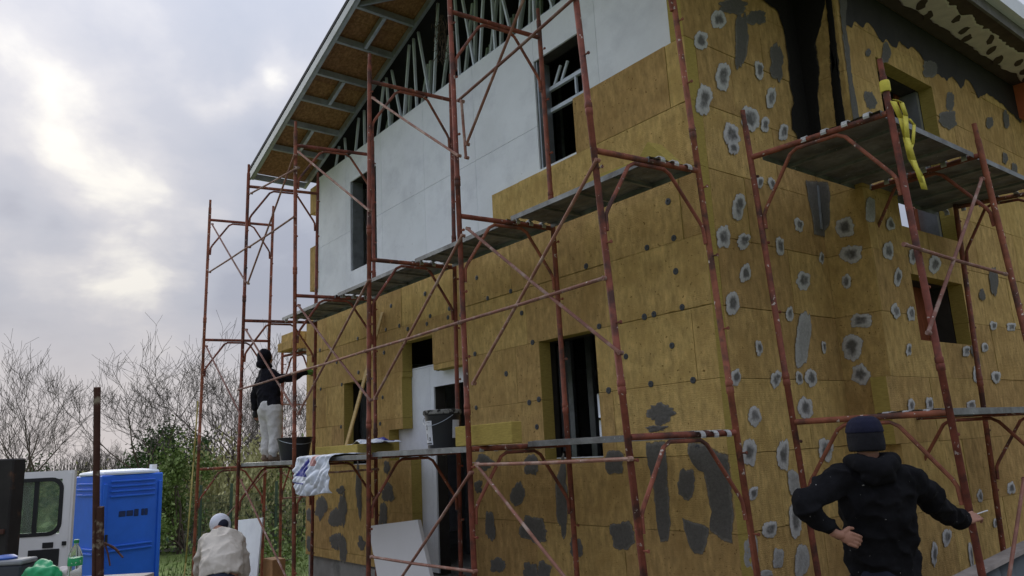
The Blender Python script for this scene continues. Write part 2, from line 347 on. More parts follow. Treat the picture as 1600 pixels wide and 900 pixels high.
# mineral wool boards
ROWZ = [.1, .222, .822, 1.422, 2.022, 2.622, 3.222, 3.822, 4.422, 5.022]
def row_limits(z):
    if z > 4.41: return -1.45, 0
    if z > 3.81: return -2.9, 0
    return -8.18, 0
NB = 0
re_ = random.Random(19)
def ragged_slab(a, b, c, d, lo, hi, plane, front):
    """board with uneven worn edges: outline in (u,z), thickness lo..hi, exposed face at 'front'"""
    back = hi if front == lo else lo; sgn = 1 if back > front else -1
    P = []
    for (p, q) in (((a, c), (b, c)), ((b, c), (b, d)), ((b, d), (a, d)), ((a, d), (a, c))):
        L = math.hypot(q[0]-p[0], q[1]-p[1]); k = max(1, int(L/.07))
        for i in range(k): t = i/k; P.append((p[0]+(q[0]-p[0])*t, p[1]+(q[1]-p[1])*t))
    cu, cz = (a+b)/2, (c+d)/2; n = len(P); rings = [[], [], []]
    for u, z in P:
        du, dz = (cu-u), (cz-z); m_ = re_.random()
        chip = .0006+.002*re_.random()+(.012*re_.random() if m_ > .95 else 0)
        su = math.copysign(min(chip, abs(du)*.5), du) if abs(abs(du)-(b-a)/2) < 1e-6 else 0
        sz = math.copysign(min(chip, abs(dz)*.5), dz) if abs(abs(dz)-(d-c)/2) < 1e-6 else 0
        rings[0].append((u, z, back)); rings[1].append((u+su*.3, z+sz*.3, front+sgn*(.0025+chip*.6))); rings[2].append((u+su+math.copysign(.0016, su or 1)*(su != 0), z+sz+math.copysign(.0016, sz or 1)*(sz != 0), front))
    f = (lambda u, z, t: (u, t, z)) if plane == 'y' else (lambda u, z, t: (t, u, z))
    mb = MB(); vs = [f(*p) for r in rings for p in r]
    mb.add(vs, [(r*n+i, r*n+(i+1) % n, (r+1)*n+(i+1) % n, (r+1)*n+i) for r in (0, 1) for i in range(n)]+[tuple(range(n))[::-1], tuple(range(2*n, 3*n))])
    return mb
def wool_board(cl, plane, lo, hi, parent, label=None):
    if len(cl) == 1: mb = ragged_slab(*cl[0], lo, hi, plane, lo if plane == 'y' else hi)
    else:
        mb = MB()
        for a, b, c, d in cl:
            if plane == 'y': mb.box(a, b, lo, hi, c, d)
            else: mb.box(lo, hi, a, b, c, d)
    o = mb.build('insulation_board', [m_wool, m_woolside], parent, smooth=False)
    for p in o.data.polygons:
        if abs(p.normal[1 if plane == 'y' else 0]) < .3: p.material_index = 1
    return o
rf = random.Random(3)
for k, (z0, z1) in enumerate(zip(ROWZ, ROWZ[1:])):
    x0, x1 = row_limits(z0+.01)
    cut = [x1]
    cut.append(x1-(.22 if k in (4, 6, 8) else (1.2 if k % 2 else .72)))
    while cut[-1]-1.2 > x0+.15: cut.append(cut[-1]-1.2+rf.uniform(-.02, .02))
    cut.append(x0); cut = cut[::-1]
    for a, b in zip(cut, cut[1:]):
        g = rf.uniform(.0003, .003); pr = rf.uniform(-.005, .002)
        if b == 0 and k in (1, 2): b = .012
        cl = cells(a+g, b-.0004, z0+.0004+rf.uniform(0, .0012), z1-.0004-rf.uniform(0, 1)**3*.006, wool_holes)
        if cl: wool_board(cl, 'y', pr, .147, front_wall)
# right wall: main side (x=0, y 0..1.88), return (y=1.88, x 0..0.45), projecting wing (x=.45)
YW, XW = 1.88, .45
side_holes = [(2.57, 3.86, 3.53, 5.37), (2.58, 3.74, 2.38, 3.04)]
sw = MB()
sw.box(-.32, -.16, .33, YW+.16, .1, 6.25)
for a, b, c, d in cells(YW+.17, 9, .1, 6.25, side_holes): sw.box(XW-.33, XW-.16, a, b, c, d)
sw.box(-.159, XW-.34, YW+.17, YW+.3, .1, 6.25)
side_wall = sw.build('side_wall', m_lining, house, smooth=False)
for k, (z0, z1) in enumerate(zip(ROWZ+[5.622], ROWZ[1:]+[5.622, 6.15])):
    g = .002
    cuts = [0.0, (1.2 if k % 2 else .65), YW] if k not in (4,) else [.0, .95, YW]
    for a, b in zip(cuts, cuts[1:]):
        e0 = .001 if a else (.0 if z0 > 5 else .153)
        e0 = a+e0 if a or z0 < 5 else .0
        off = rf.uniform(-.004, .002)
        wool_board([(e0+g, b-g, z0+.0015, z1-.0015)], 'x', -.15, off, side_wall)
    o = MB().box(-.008, XW-.004, YW+rf.uniform(-.004, .0), YW+.148, z0+.0015, z1-.0015).build('insulation_board', [m_wool, m_woolside], side_wall, smooth=False, bevel=.003)
    yc = [YW+.004 if k != 3 else YW-.1, 2.62 if k % 2 else 3.1]
    while yc[-1] < 7.7: yc.append(yc[-1]+1.2)
    yc[-1] = 9.0
    for a, b in zip(yc, yc[1:]):
        cl = cells(a+g, b-g, z0+.0015, z1-.0015, side_holes)
        if cl: wool_board(cl, 'x', XW-.15, XW+rf.uniform(-.005, .003), side_wall)
# steel and board reveals seen in the side windows
wf = MB().box(XW-.36, XW-.35, U(1446, 340, x=.1).y, 3.85, 3.40, 5.5).box(XW-.349, XW-.155, 3.80, 3.855, 3.54, 5.36); wf.build('window_jamb', m_steel, house, smooth=False)
_a, _b = U(1430, 340, x=.1), U(1449, 340, x=.1)
MB().box(.08, .1, _a.y, _b.y, 3.36, 5.7).build('interior_panel', m_redosb, house, smooth=False)
MB().box(XW-.38, XW-.36, U(1478, 490, x=.08).y, 3.8, 2.3, 3.06).build('window_jamb', m_steel, house, smooth=False)
MB().box(XW-.38, XW-.36, 2.75, U(1446, 490, x=.08).y, 2.3, 3.06).build('interior_panel', m_redosb, house, smooth=False)
MB().box(XW-.5, XW-.17, 2.585, 2.60, 2.39, 3.03).box(XW-.5, XW-.17, 2.575, 2.59, 3.54, 5.36).build('window_jamb', m_redosb, house, smooth=False)
for (x, y, z0, z1) in [(-3.1, 1.2, .2, 3.1), (-2.75, 1.2, .2, 3.1), (-2.4, 1.2, .2, 3.1), (-2.05, 1.2, .2, 3.1), (-7.6, 1.1, 3.35, 6.2), (-7.2, 1.1, 3.35, 6.2), (-3.0, 1.2, 3.35, 6.2), (-2.6, 1.2, 3.35, 6.2), (-2.2, 1.2, 3.35, 6.2), (-5.2, 1.0, .2, 3.1), (-4.9, 1.0, .2, 3.1)]:
    MB().box(x-.045, x+.045, y, y+.05, z0, z1).build('stud', m_steel, house, smooth=False)
# inside: floors, partitions, left and back walls
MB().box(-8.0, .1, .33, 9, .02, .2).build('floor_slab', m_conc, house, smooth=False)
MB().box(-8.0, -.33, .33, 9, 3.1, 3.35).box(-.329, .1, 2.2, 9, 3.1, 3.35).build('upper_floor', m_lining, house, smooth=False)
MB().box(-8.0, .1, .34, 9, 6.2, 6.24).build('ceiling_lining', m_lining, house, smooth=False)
lw = MB()
for a, b, c, d in cells(.16, 9, .1, 6.25, [(6.18, 6.28, 1.6, 2.6), (6.30, 6.44, 1.6, 2.05), (6.30, 6.44, 2.1, 2.6)]): lw.box(-8.05, -7.9, a, b, c, d)
lw.build('left_wall', m_gyp, house, smooth=False)
bw = MB()
for a, b, c, d in cells(-8.04, XW, .1, 6.25, [(-2.9, -1.7, 4.6, 5.9)]): bw.box(a, b, 9.0, 9.15, c, d)
bw.build('back_wall', m_gyp, house, smooth=False)
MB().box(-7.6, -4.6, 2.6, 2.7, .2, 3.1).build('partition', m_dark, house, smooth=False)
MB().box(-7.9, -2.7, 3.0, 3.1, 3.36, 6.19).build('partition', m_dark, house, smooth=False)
# plinth
pl = MB().box(-8.2, -.02, .06, .34, -.9, .095).box(-.34, -.02, .345, YW, -.9, .095).box(-.01, XW-.03, YW+.06, 9, -.9, .095)
pl.build('plinth', m_conc, house, smooth=False)
MB().box(-6.2, -5.5, -.02, .055, -.45, .07).build('concrete_block', m_conc, house, smooth=False)
# boards on the left wall seen edge-on
for (ya, yb, za, zb) in ((.25, .85, 5.72, 6.2), (.25, .9, 4.35, 5.12)):
    MB().box(-8.36, -8.06, ya-.12, yb, za, zb).build('insulation_board', [m_wool], house, smooth=False, bevel=.004)
for k in range(6):
    z0 = .1 if k == 0 else ROWZ[k+1]; z1 = ROWZ[k+2]
    MB().box(-8.185, -8.056, .151, 1.35, z0+.002, z1-.002).build('insulation_board', [m_wool], house, smooth=False, bevel=.003)

# ---- plugs on the front
plugs = [(1044,315),(1053,372),(1011,387),(916,416),(1056,424),(745,434),(936,510),(1007,495),(1022,491),(1066,480),(1050,540),(1017,600),(1083,594),(951,610),(664,459),(611,478),(702,482),(720,492),(762,466),(798,455),(815,489),(667,506),(637,514),(672,494),(624,509),(700,496),(832,535),(742,553),(791,584),(744,637),(827,629),(842,624),(839,667),(603,515),(600,551),(559,529),(500,547),(526,566),(560,582),(534,601),(501,608),(598,621),(533,667),(594,662),(596,692),(978,557),(1090,700)]
for px, py in plugs:
    c = U(px, py, y=-.004)
    if any(h[0]-.02 < c.x < h[1]+.02 and h[2]-.02 < c.z < h[3]+.02 for h in wool_holes): continue
    r = random.uniform(.026, .031)
    MB().lathe(c, [(r, -.004), (r, .004), (r*.8, .006), (r*.45, .006), (r*.3, .001)], 14, Vector((0, -1, 0))).build('wall_plug', m_plug, front_wall)
    # ragged pull-outs of fibre beside some plugs
# ---- mortar blobs
PLN = {'f': dict(y=-.0045), 's': dict(x=.0065), 'r': dict(y=YW-.0065), 'w': dict(x=XW+.0065)}
NRM = {'f': Vector((0, -1, 0)), 's': Vector((1, 0, 0)), 'r': Vector((0, -1, 0)), 'w': Vector((1, 0, 0))}
def outline(cx, cy, rx, ry, pw, rng, jag=.16, n=48):
    o = Vector((rng.uniform(0, 90), rng.uniform(0, 90), 0)); lean = rng.uniform(-.12, .12); pts = []
    for i in range(n):
        a = 2*math.pi*i/n; ca, sa = math.cos(a), math.sin(a)
        k = 1+jag*(2.0*mnoise.noise(o+Vector((ca*1.1, sa*1.1, 0)))+1.1*mnoise.noise(o+Vector((ca*3, sa*3, 5)))+.55*mnoise.noise(o+Vector((ca*8, sa*8, 9))))
        sq = 1/(abs(ca)**pw+abs(sa)**pw)**(1/pw)
        pts.append((cx+rx*k*sq*ca+lean*ry*sa, cy+ry*k*sq*sa))
    return pts
rb = random.Random(11)
def dabmat(name, rim, core, cpos):
    M = bpy.data.materials.new(name); M.use_nodes = True; t = M.node_tree; b = t.nodes['Principled BSDF']; b.inputs['Roughness'].default_value = .9; b.inputs['Specular IOR Level'].default_value = .15
    at = t.nodes.new('ShaderNodeAttribute'); at.attribute_name = 'core'; tcn = t.nodes.new('ShaderNodeTexCoord')
    def nz(sc, det=6):
        n = t.nodes.new('ShaderNodeTexNoise'); n.inputs['Scale'].default_value = sc; n.inputs['Detail'].default_value = det; n.inputs['Roughness'].default_value = .65; t.links.new(tcn.outputs['Object'], n.inputs['Vector']); return n.outputs[0]
    n1 = nz(11); n2 = nz(45)
    f = mth(t, 'ADD', at.outputs['Fac'], mth(t, 'MULTIPLY_ADD', n1, .9, -.45))
    r = t.nodes.new('ShaderNodeValToRGB'); e = r.color_ramp.elements
    e[0].position = cpos[0]; e[0].color = (*rim, 1); e[1].position = cpos[1]; e[1].color = (*core, 1); t.links.new(f, r.inputs[0])
    hs = t.nodes.new('ShaderNodeHueSaturation'); t.links.new(r.outputs[0], hs.inputs['Color']); t.links.new(mth(t, 'MULTIPLY_ADD', n2, .9, .55), hs.inputs['Value']); t.links.new(hs.outputs[0], b.inputs['Base Color'])
    al = mth(t, 'MULTIPLY', mth(t, 'ADD', at.outputs['Fac'], mth(t, 'MULTIPLY_ADD', n2, .32, -.15)), 7.0, clamp=True)
    t.links.new(al, b.inputs['Alpha'])
    bp = t.nodes.new('ShaderNodeBump'); bp.inputs['Strength'].default_value = .5; bp.inputs['Distance'].default_value = .012; t.links.new(mth(t, 'ADD', n1, n2), bp.inputs['Height']); t.links.new(bp.outputs[0], b.inputs['Normal'])
    return M
m_dab = dabmat('mortar_dab', (.45, .45, .435), (.12, .117, .11), (.60, 1.05))
m_dabpale = dabmat('mortar_pale', (.36, .36, .345), (.30, .30, .285), (.2, .9))
m_dabwet = dabmat('mortar_damp', (.19, .18, .155), (.115, .11, .10), (.02, .35))
m_dabshade = dabmat('mortar_shade_dab', (.05, .045, .04), (.016, .015, .014), (.02, .3))  # recess columns: dark mortar with the overhang's shade painted in
DAB = {'mortar_dry': m_dabpale, 'mortar_wet': m_dabwet, 'mortar_and_shade': m_dabshade}
def patch(pl, pts, m, off=0., th=.004, name='mortar_patch'):
    kw = PLN[pl]; P = [U(px, py, **kw) for px, py in pts]; n = len(P)
    c = sum(P, Vector())/n; nrm = NRM[pl]; big = max((p-c).length for p in P)
    ks = (1.06, .92, .76, .56, .34) if big < .35 else (1.02, .96, .86)
    cr = (0., .22, .5, .8, 1.0) if big < .35 else (0., .25, 1.0); hs = (0, .003, .006, .008, .006) if big < .35 else (0, .004, .007)
    vs = []; at = []
    for k, q, h in zip(ks, cr, hs):
        for p in P:
            r = p-c; kk = k if big < .35 else 1-(1-k)*min(1, .12/max(.02, r.length*.15))
            if big >= .35:
                ins = {1.02: -.012, .96: .02, .86: .055}[k]; kk = 1-ins/max(.03, r.length)
            vs.append(c+r*kk+nrm*(h*(1+.5*mnoise.noise(p*14)))); at.append(q)
    R_ = len(ks); mb = MB().add(vs, [(r*n+i, r*n+(i+1) % n, (r+1)*n+(i+1) % n, (r+1)*n+i) for r in range(R_-1) for i in range(n)]+[tuple((R_-1)*n+i for i in range(n))])
    o = mb.build(name, m, front_wall if pl == 'f' else side_wall, sharp=80)
    ca = o.data.attributes.new('core', 'FLOAT', 'POINT'); ca.data.foreach_set('value', at)
    return o
def blob(pl, ox, oy, sc, lst, m, core=None, pw=2.3, jag=.17):
    for it in lst:
        cx, cy, rx, ry = it[:4]
        patch(pl, outline(ox+cx/sc, oy+cy/sc, rx/sc*.96, ry/sc*.98, pw, rb, jag), m_dab if core else DAB.get(m.name, m))
# light patches with dark centres on the side wall
blob('s', 900, 0, 4, [(893,125,45,60),(780,255,42,62),(915,480,48,90),(800,625,48,95),(1090,740,55,75),(1148,440,28,58),(1182,780,26,46),(1300,820,28,52),(1220,615,30,62),(970,840,48,80)], m_mortar, m_mortwet)
blob('s', 900, 225, 4, [(985,25,34,46),(1015,390,42,80),(920,580,46,70),(1050,605,40,52),(1275,640,26,56),(1395,505,30,40),(1060,810,32,58),(1535,710,15,38),(1420,850,42,55),(1150,240,22,40),(1225,250,24,38)], m_mortar, m_mortwet)
blob('s', 900, 450, 4, [(980,90,42,62),(1145,375,22,48),(1000,555,30,52),(1250,570,32,58),(1395,560,24,40),(1468,560,38,52),(1335,160,24,46),(1550,370,14,38),(1120,800,44,58),(1430,750,48,72)], m_mortar, m_mortwet)
blob('s', 900, 450, 4, [(1418,320,46,155)], m_mortar, None, 4, .12)
blob('s', 900, 675, 4, [(1085,125,46,78),(1295,140,40,95),(1560,110,46,76),(1110,380,28,44),(1210,610,44,56),(1370,560,38,95)], m_mortar, m_mortwet)
blob('s', 900, 675, 4, [(1360,320,35,78),(1265,790,33,62),(1410,800,45,105),(1090,760,50,140),(1190,885,40,20)], m_mortar, None, 3, .12)
blob('s', 900, 0, 4, [(1035,270,42,170),(1255,390,40,120),(980,40,90,50),(1130,110,60,45)], m_mortwet, None, 2.6, .2)
def inner(y): return 1236+.14*y
def colpoly(pl, pts, m):
    P = []
    for i, a in enumerate(pts):
        b = pts[(i+1) % len(pts)]; k = max(1, int(math.hypot(b[0]-a[0], b[1]-a[1])/6))
        for j in range(k): t = j/k; P.append((a[0]+(b[0]-a[0])*t+rb.uniform(-.8, .8), a[1]+(b[1]-a[1])*t+rb.uniform(-.8, .8)))
    patch(pl, P, DAB.get(m.name, m))
colpoly('s', [(1165,-30),(1190,-5),(1212,10),(1224,45),(1231,90),(1234,130),(1242,165),(1236,178),(1238,200),(1246,212),(1250,240)]+[(inner(y)+7, y) for y in (240,180,120,60,0,-30)], m_mortshade)  # recess side: soffit shade painted black together with dark mortar
colpoly('r', [(inner(y)-7, y) for y in (-30,0,60,120,180,230)]+[(1284,220),(1278,150),(1280,110),(1274,70),(1282,40),(1290,0),(1288,-30)], m_mortshade)  # return face: the same painted shade and mortar carried round the inner corner
colpoly('r', [(1288,-30),(1296,60),(1299,130),(1305,180),(1312,230),(1326,225),(1318,170),(1310,100),(1304,40),(1296,-30)], m_mortshade)
colpoly('s', [(1259,283),(1263,310),(1269,335),(1272,365)]+[(inner(y)+7, y) for y in (370,330,285)], m_mortwet)
colpoly('r', [(inner(y)-7, y) for y in (285,330,370)]+[(1296,350),(1297,300),(1294,285)], m_mortwet)
MB().bar(U(1278, 290, x=.02), U(1284, 358, x=.02), .02, .012, Vector((1, 0, 0))).build('corner_bead', m_steel, side_wall, smooth=False)
blob('r', 1200, 225, 4, [(480,515,58,62),(515,690,72,56),(490,860,28,42)], m_mortar, m_mortwet)
blob('r', 1200, 450, 4, [(585,205,66,46),(525,370,62,82),(580,545,58,62)], m_mortar, m_mortwet)
blob('w', 1200, 225, 4, [(765,500,25,40),(752,668,36,56),(812,830,24,58),(905,700,24,50),(1045,750,38,56)], m_mortar, m_mortwet)
blob('w', 1200, 450, 4, [(797,145,27,44),(895,160,25,44),(880,385,18,38),(895,735,25,40),(1010,725,22,40),(1355,370,20,30),(1410,235,22,28),(1520,245,32,28),(1425,555,30,34),(1270,730,28,30),(1240,395,24,36),(1300,540,16,60)], m_mortar, m_mortwet)
blob('w', 1200, 675, 4, [(1120,655,25,58),(1325,400,18,38),(1040,760,20,72),(1420,570,12,30),(1270,780,14,90),(1520,350,24,40)], m_mortar, m_mortwet)
blob('w', 1300, 0, 4.5, [(268,700,40,60),(815,845,58,62),(1225,840,20,60),(1110,860,25,45),(830,715,30,65),(690,485,55,58),(255,370,18,30),(380,370,30,70)], m_mortwet, None)
colpoly('w', [(1308,-30),(1315,40),(1322,100),(1328,150),(1334,200),(1344,198),(1338,160),(1330,120),(1328,80),(1320,40),(1322,0),(1322,-30)], m_mortwet)
blob('w', 1200, 300, 4, [(640,110,30,75)], m_mortar, None, 5, .08)
blob('w', 1400, 240, 2.8125, [(430,560,18,60),(380,620,14,26),(520,80,14,40),(480,20,12,24),(345,860,14,30)], m_mortwet, None)
# dark mortar band under the soffit on the wing: ragged lower edge
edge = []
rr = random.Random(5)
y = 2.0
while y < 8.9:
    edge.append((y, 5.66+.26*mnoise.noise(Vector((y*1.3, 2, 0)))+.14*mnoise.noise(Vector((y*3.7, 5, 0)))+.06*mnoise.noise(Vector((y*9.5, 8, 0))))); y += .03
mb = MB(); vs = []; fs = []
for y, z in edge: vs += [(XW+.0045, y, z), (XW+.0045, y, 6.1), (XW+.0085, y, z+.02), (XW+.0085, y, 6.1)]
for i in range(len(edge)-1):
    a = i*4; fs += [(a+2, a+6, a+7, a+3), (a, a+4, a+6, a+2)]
MB().add(vs, fs).build('mortar_patch', m_mortshade, side_wall)
# dark grey patches on the front
blob('f', 900, 675, 4, [(690,330,52,100),(240,190,64,78),(290,650,76,92)], m_mortwet, None, 2.4, .15)
def fpoly(ox, oy, sc, pts, m=None):
    P = []
    n = len(pts)
    for i in range(n):
        a = pts[i]; b = pts[(i+1) % n]; L = math.hypot(b[0]-a[0], b[1]-a[1]); k = max(1, int(L/28))
        for j in range(k):
            t = j/k; P.append((ox+(a[0]+(b[0]-a[0])*t+rb.uniform(-5, 5))/sc, oy+(a[1]+(b[1]-a[1])*t+rb.uniform(-5, 5))/sc))
    patch('f', P, m_dabwet)
fpoly(900, 675, 4, [(440,70),(555,60),(570,250),(580,440),(590,600),(575,680),(525,690),(500,520),(480,300),(445,180)])
fpoly(900, 675, 4, [(705,75),(800,70),(870,120),(950,150),(965,330),(985,520),(975,690),(930,680),(880,640),(835,610),(850,520),(820,330),(795,225),(735,210),(700,130)])
fpoly(900, 675, 4, [(670,545),(760,570),(825,600),(820,700),(790,765),(740,760),(700,690),(680,610)])
blob('f', 900, 450, 4, [(525,785,76,66),(500,880,60,20)], m_mortwet, None, 2.2, .3)
blob('f', 600, 675, 4, [(625,195,55,46),(920,210,46,60),(838,385,40,74),(665,590,30,98),(940,620,84,86),(1115,400,38,235),(710,835,46,44),(915,870,48,60),(1000,870,44,60),(1200,730,42,58),(590,340,26,40)], m_mortwet, None, 2.3, .2)
blob('f', 280, 675, 4, [(1010,365,26,28),(885,470,36,72),(815,520,18,50),(985,530,48,60),(1022,470,26,110),(1125,390,18,160),(975,690,44,48),(1020,720,26,90),(815,700,20,46),(1140,700,22,40),(1300,380,36,60),(1275,520,28,70),(1300,220,20,40)], m_mortwet, None, 2.2, .25)

# ------------------------------------------------------------------ roof
SL = .313; XL, XR, XM = -8.42, 1.08, -3.67
def zr(x): return 6.2+SL*((x-XL) if x < XM else (XR-x))
YF, YB = -.9, 9.4
rm = MB()
for a, b in ((XL, XM), (XM, XR)):
    za, zb = zr(a)+.15, zr(b)+.15
    rm.add([(a, YF-.03, za), (b, YF-.03, zb), (b, YB, zb), (a, YB, za), (a, YF-.03, za+.06), (b, YF-.03, zb+.06), (b, YB, zb+.06), (a, YB, za+.06)],
           [(0, 1, 2, 3), (7, 6, 5, 4), (0, 4, 5, 1), (2, 6, 7, 3), (1, 5, 6, 2), (0, 3, 7, 4)])
roof = rm.build('roof', mat('roof_cover', (.03, .03, .033), .8), house, smooth=False)
def rake_bar(y0, y1, dz0, dz1, xa, xb, name, m):
    mb = MB(); v = []
    for x in (xa, xb):
        for yy in (y0, y1):
            for dz in (dz0, dz1): v.append((x, yy, zr(x)+dz))
    mb.add(v, [(0, 1, 3, 2), (4, 6, 7, 5), (0, 4, 5, 1), (2, 3, 7, 6), (0, 2, 6, 4), (1, 5, 7, 3)])
    return mb.build(name, m, roof, smooth=False)
for xa, xb in ((XL, XM), (XM, XR)):
    rake_bar(YF-.028, YF, -.005, .125, xa, xb, 'fascia', m_fascia)
    rake_bar(YF+.002, YF+.045, 0, .1, xa+.01, xb, 'rake_rail', m_steel)
    rake_bar(.02, .07, 0, .1, xa+.01, xb, 'rake_rail', m_steel)
nog = [U(px, py, y=YF).x for px, py in ((420,250),(443,213),(466,175),(490,132),(520,87),(552,35))]
nog = [XL+.03]+nog+[nog[-1]+.62*i for i in range(1, 9)]
for i, x in enumerate(nog):
    if x > XR: break
    mb = MB(); z = zr(x); mb.box(x-.025, x+.025, YF+.047, .018, z+.004, z+.095); mb.build('noggin', m_steel, roof, smooth=False)
    if i+1 < len(nog) and i % 2 == 1:
        x2 = nog[i+1]; rake_bar(-.44, -.39, .004, .095, x+.027, x2-.027, 'noggin', m_steel)
mb = MB(); mb.bar((nog[6], YF+.06, zr(nog[6])+.05), (nog[7]-.03, -.02, zr(nog[7])+.05), .03, .06); mb.build('noggin', m_steel, roof, smooth=False)
xp = [XL+.01, -7.3, -6.1, -4.9, XM, -2.5, -1.3, -.1, XR]
for a, b in zip(xp, xp[1:]):
    rake_bar(YF+.002, .12, .125, .146, a+.002, b-.002, 'osb_panel', m_osb)
# gable truss: chords and many thin webs
tr = MB()
tr.box(-8.0, -.2, .20, .25, 6.315, 6.36)
gt = tr.build('gable_truss', m_steel, house, smooth=False)
webs = [((650.6,151),(646,59)),((671,151),(654,53)),((678,147),(684,9)),((718,115),(711,0)),((741,101),(723,0)),((750,94),(755,0)),((774,76),(769,0)),((795,37),(786,0)),((810,42),(814,0)),((835,25),(834,0)),((862,7),(860,0)),
        ((591,207),(599,137)),((609,195),(605,140)),((625,175),(612,110)),((632,177),(640,62)),((557,222),(562,170)),((570,222),(569,175)),((528,240),(534,205)),((540,232),(537,195))]
for (b0, b1) in webs:
    p = U(*b0, y=.2); q = U(*b1, y=.2); d = q-p
    t0 = (6.33-p.z)/d.z; a = p+d*t0
    t = 0
    best = None
    for s in range(400):
        w = a+d.normalized()*(s*.006)
        if w.z > zr(w.x)+.118: break
        best = w
    if best is not None and (best-a).length > .1: MB().bar(a, best, .026, .035, Vector((0, 1, 0))).build('web', m_web, gt, smooth=False)
for yy in (.62, 1.3, 2.6):
    tb = MB().box(-7.9, .2, yy-.03, yy+.03, 6.26, 6.31); x = -7.6; i = 0
    while x < .2:
        x2 = x+(.35 if i % 2 else .12); tb.bar((x, yy, 6.31), (x2, yy, zr(x2)+.05), .04, .04, Vector((0, 1, 0))); x += .3; i += 1
    tb.build('roof_truss', m_web if yy < 1.5 else m_steel, house, smooth=False)
# right eave: soffit, fascia, combed mortar
MB().box(.012, XR-.03, -.85, YW-.01, 6.16, 6.19).box(XW+.01, XR-.03, YW-.009, 9.3, 6.105, 6.135).build('soffit', m_soffit, roof, smooth=False)
MB().box(XR-.03, XR+.0, YF, 9.3, 6.06, 6.22).build('fascia', m_mortwet, roof, smooth=False)
MB().box(XR+.002, XR+.10, YF, 9.3, 6.20, 6.42).build('gutter_board', m_roofwhite, roof, smooth=False)
mb = MB(); vs = []; fs = []; y = 2.4; i = 0
while y < 9.0:
    w0 = .60+.05*mnoise.noise(Vector((y*3, 1, 0)))+.02*mnoise.noise(Vector((y*9, 1, 0))); w1 = .89+.07*mnoise.noise(Vector((y*4.5, 4, 0)))+.05*mnoise.noise(Vector((y*11, 6, 0)))
    vs += [(w0, y, 6.103), (w1, y, 6.103), (w0+.015, y, 6.092), (w1-.02, y, 6.092)]; y += .025; i += 1
n = len(vs)//4
hol = {}
for i in range(n-1):
    a = i*4
    fs += [(a+2, a+3, a+7, a+6), (a, a+2, a+6, a+4), (a+1, a+5, a+7, a+3)]
MB().add(vs, fs).build('combed_mortar', m_combed, roof, smooth=False)
y = 2.6; i = 0
while y < 8.8:
    x = (.66, .80, .72)[i % 3]+rr.uniform(-.02, .02)
    pts = []; hw = rr.uniform(.035, .065); hl_ = rr.uniform(.07, .13)
    for j in range(12):
        a = 2*math.pi*j/12; k = 1+rr.uniform(-.2, .2); pts.append((x+hw*math.cos(a)*k+-.5*hl_*math.sin(a), y+hl_*math.sin(a)*k, 6.0895))
    MB().prism(pts, Vector((0, 0, 1)), .002).build('bare_spot', m_soffit, roof, smooth=False)
    y += rr.uniform(.2, .4); i += 1
y = 3.0
tri = MB().box(XW+.01, XR-.05, 6.55, 6.95, 5.62, 6.1); tri.build('orange_panel', m_orange, house, smooth=False)
# bundle of netting caught in the truss
nb = MB(); c = U(688, 60, y=.05); rn = random.Random(9)
for i in range(110):
    p = c+Vector((rn.gauss(0, .07), rn.uniform(-.03, .05), rn.uniform(-.32, .3))); q = p+Vector((rn.gauss(0, .05), rn.uniform(-.02, .02), rn.gauss(0, .09)))
    nb.tube([p, (p+q)/2+Vector((rn.gauss(0, .02), 0, rn.gauss(0, .02))), q], .004, 4)
o = nb.build('twig_bundle', m_bark); tag(o, 'tangled brown bundle of twigs caught in the gable framing', 'bundle')

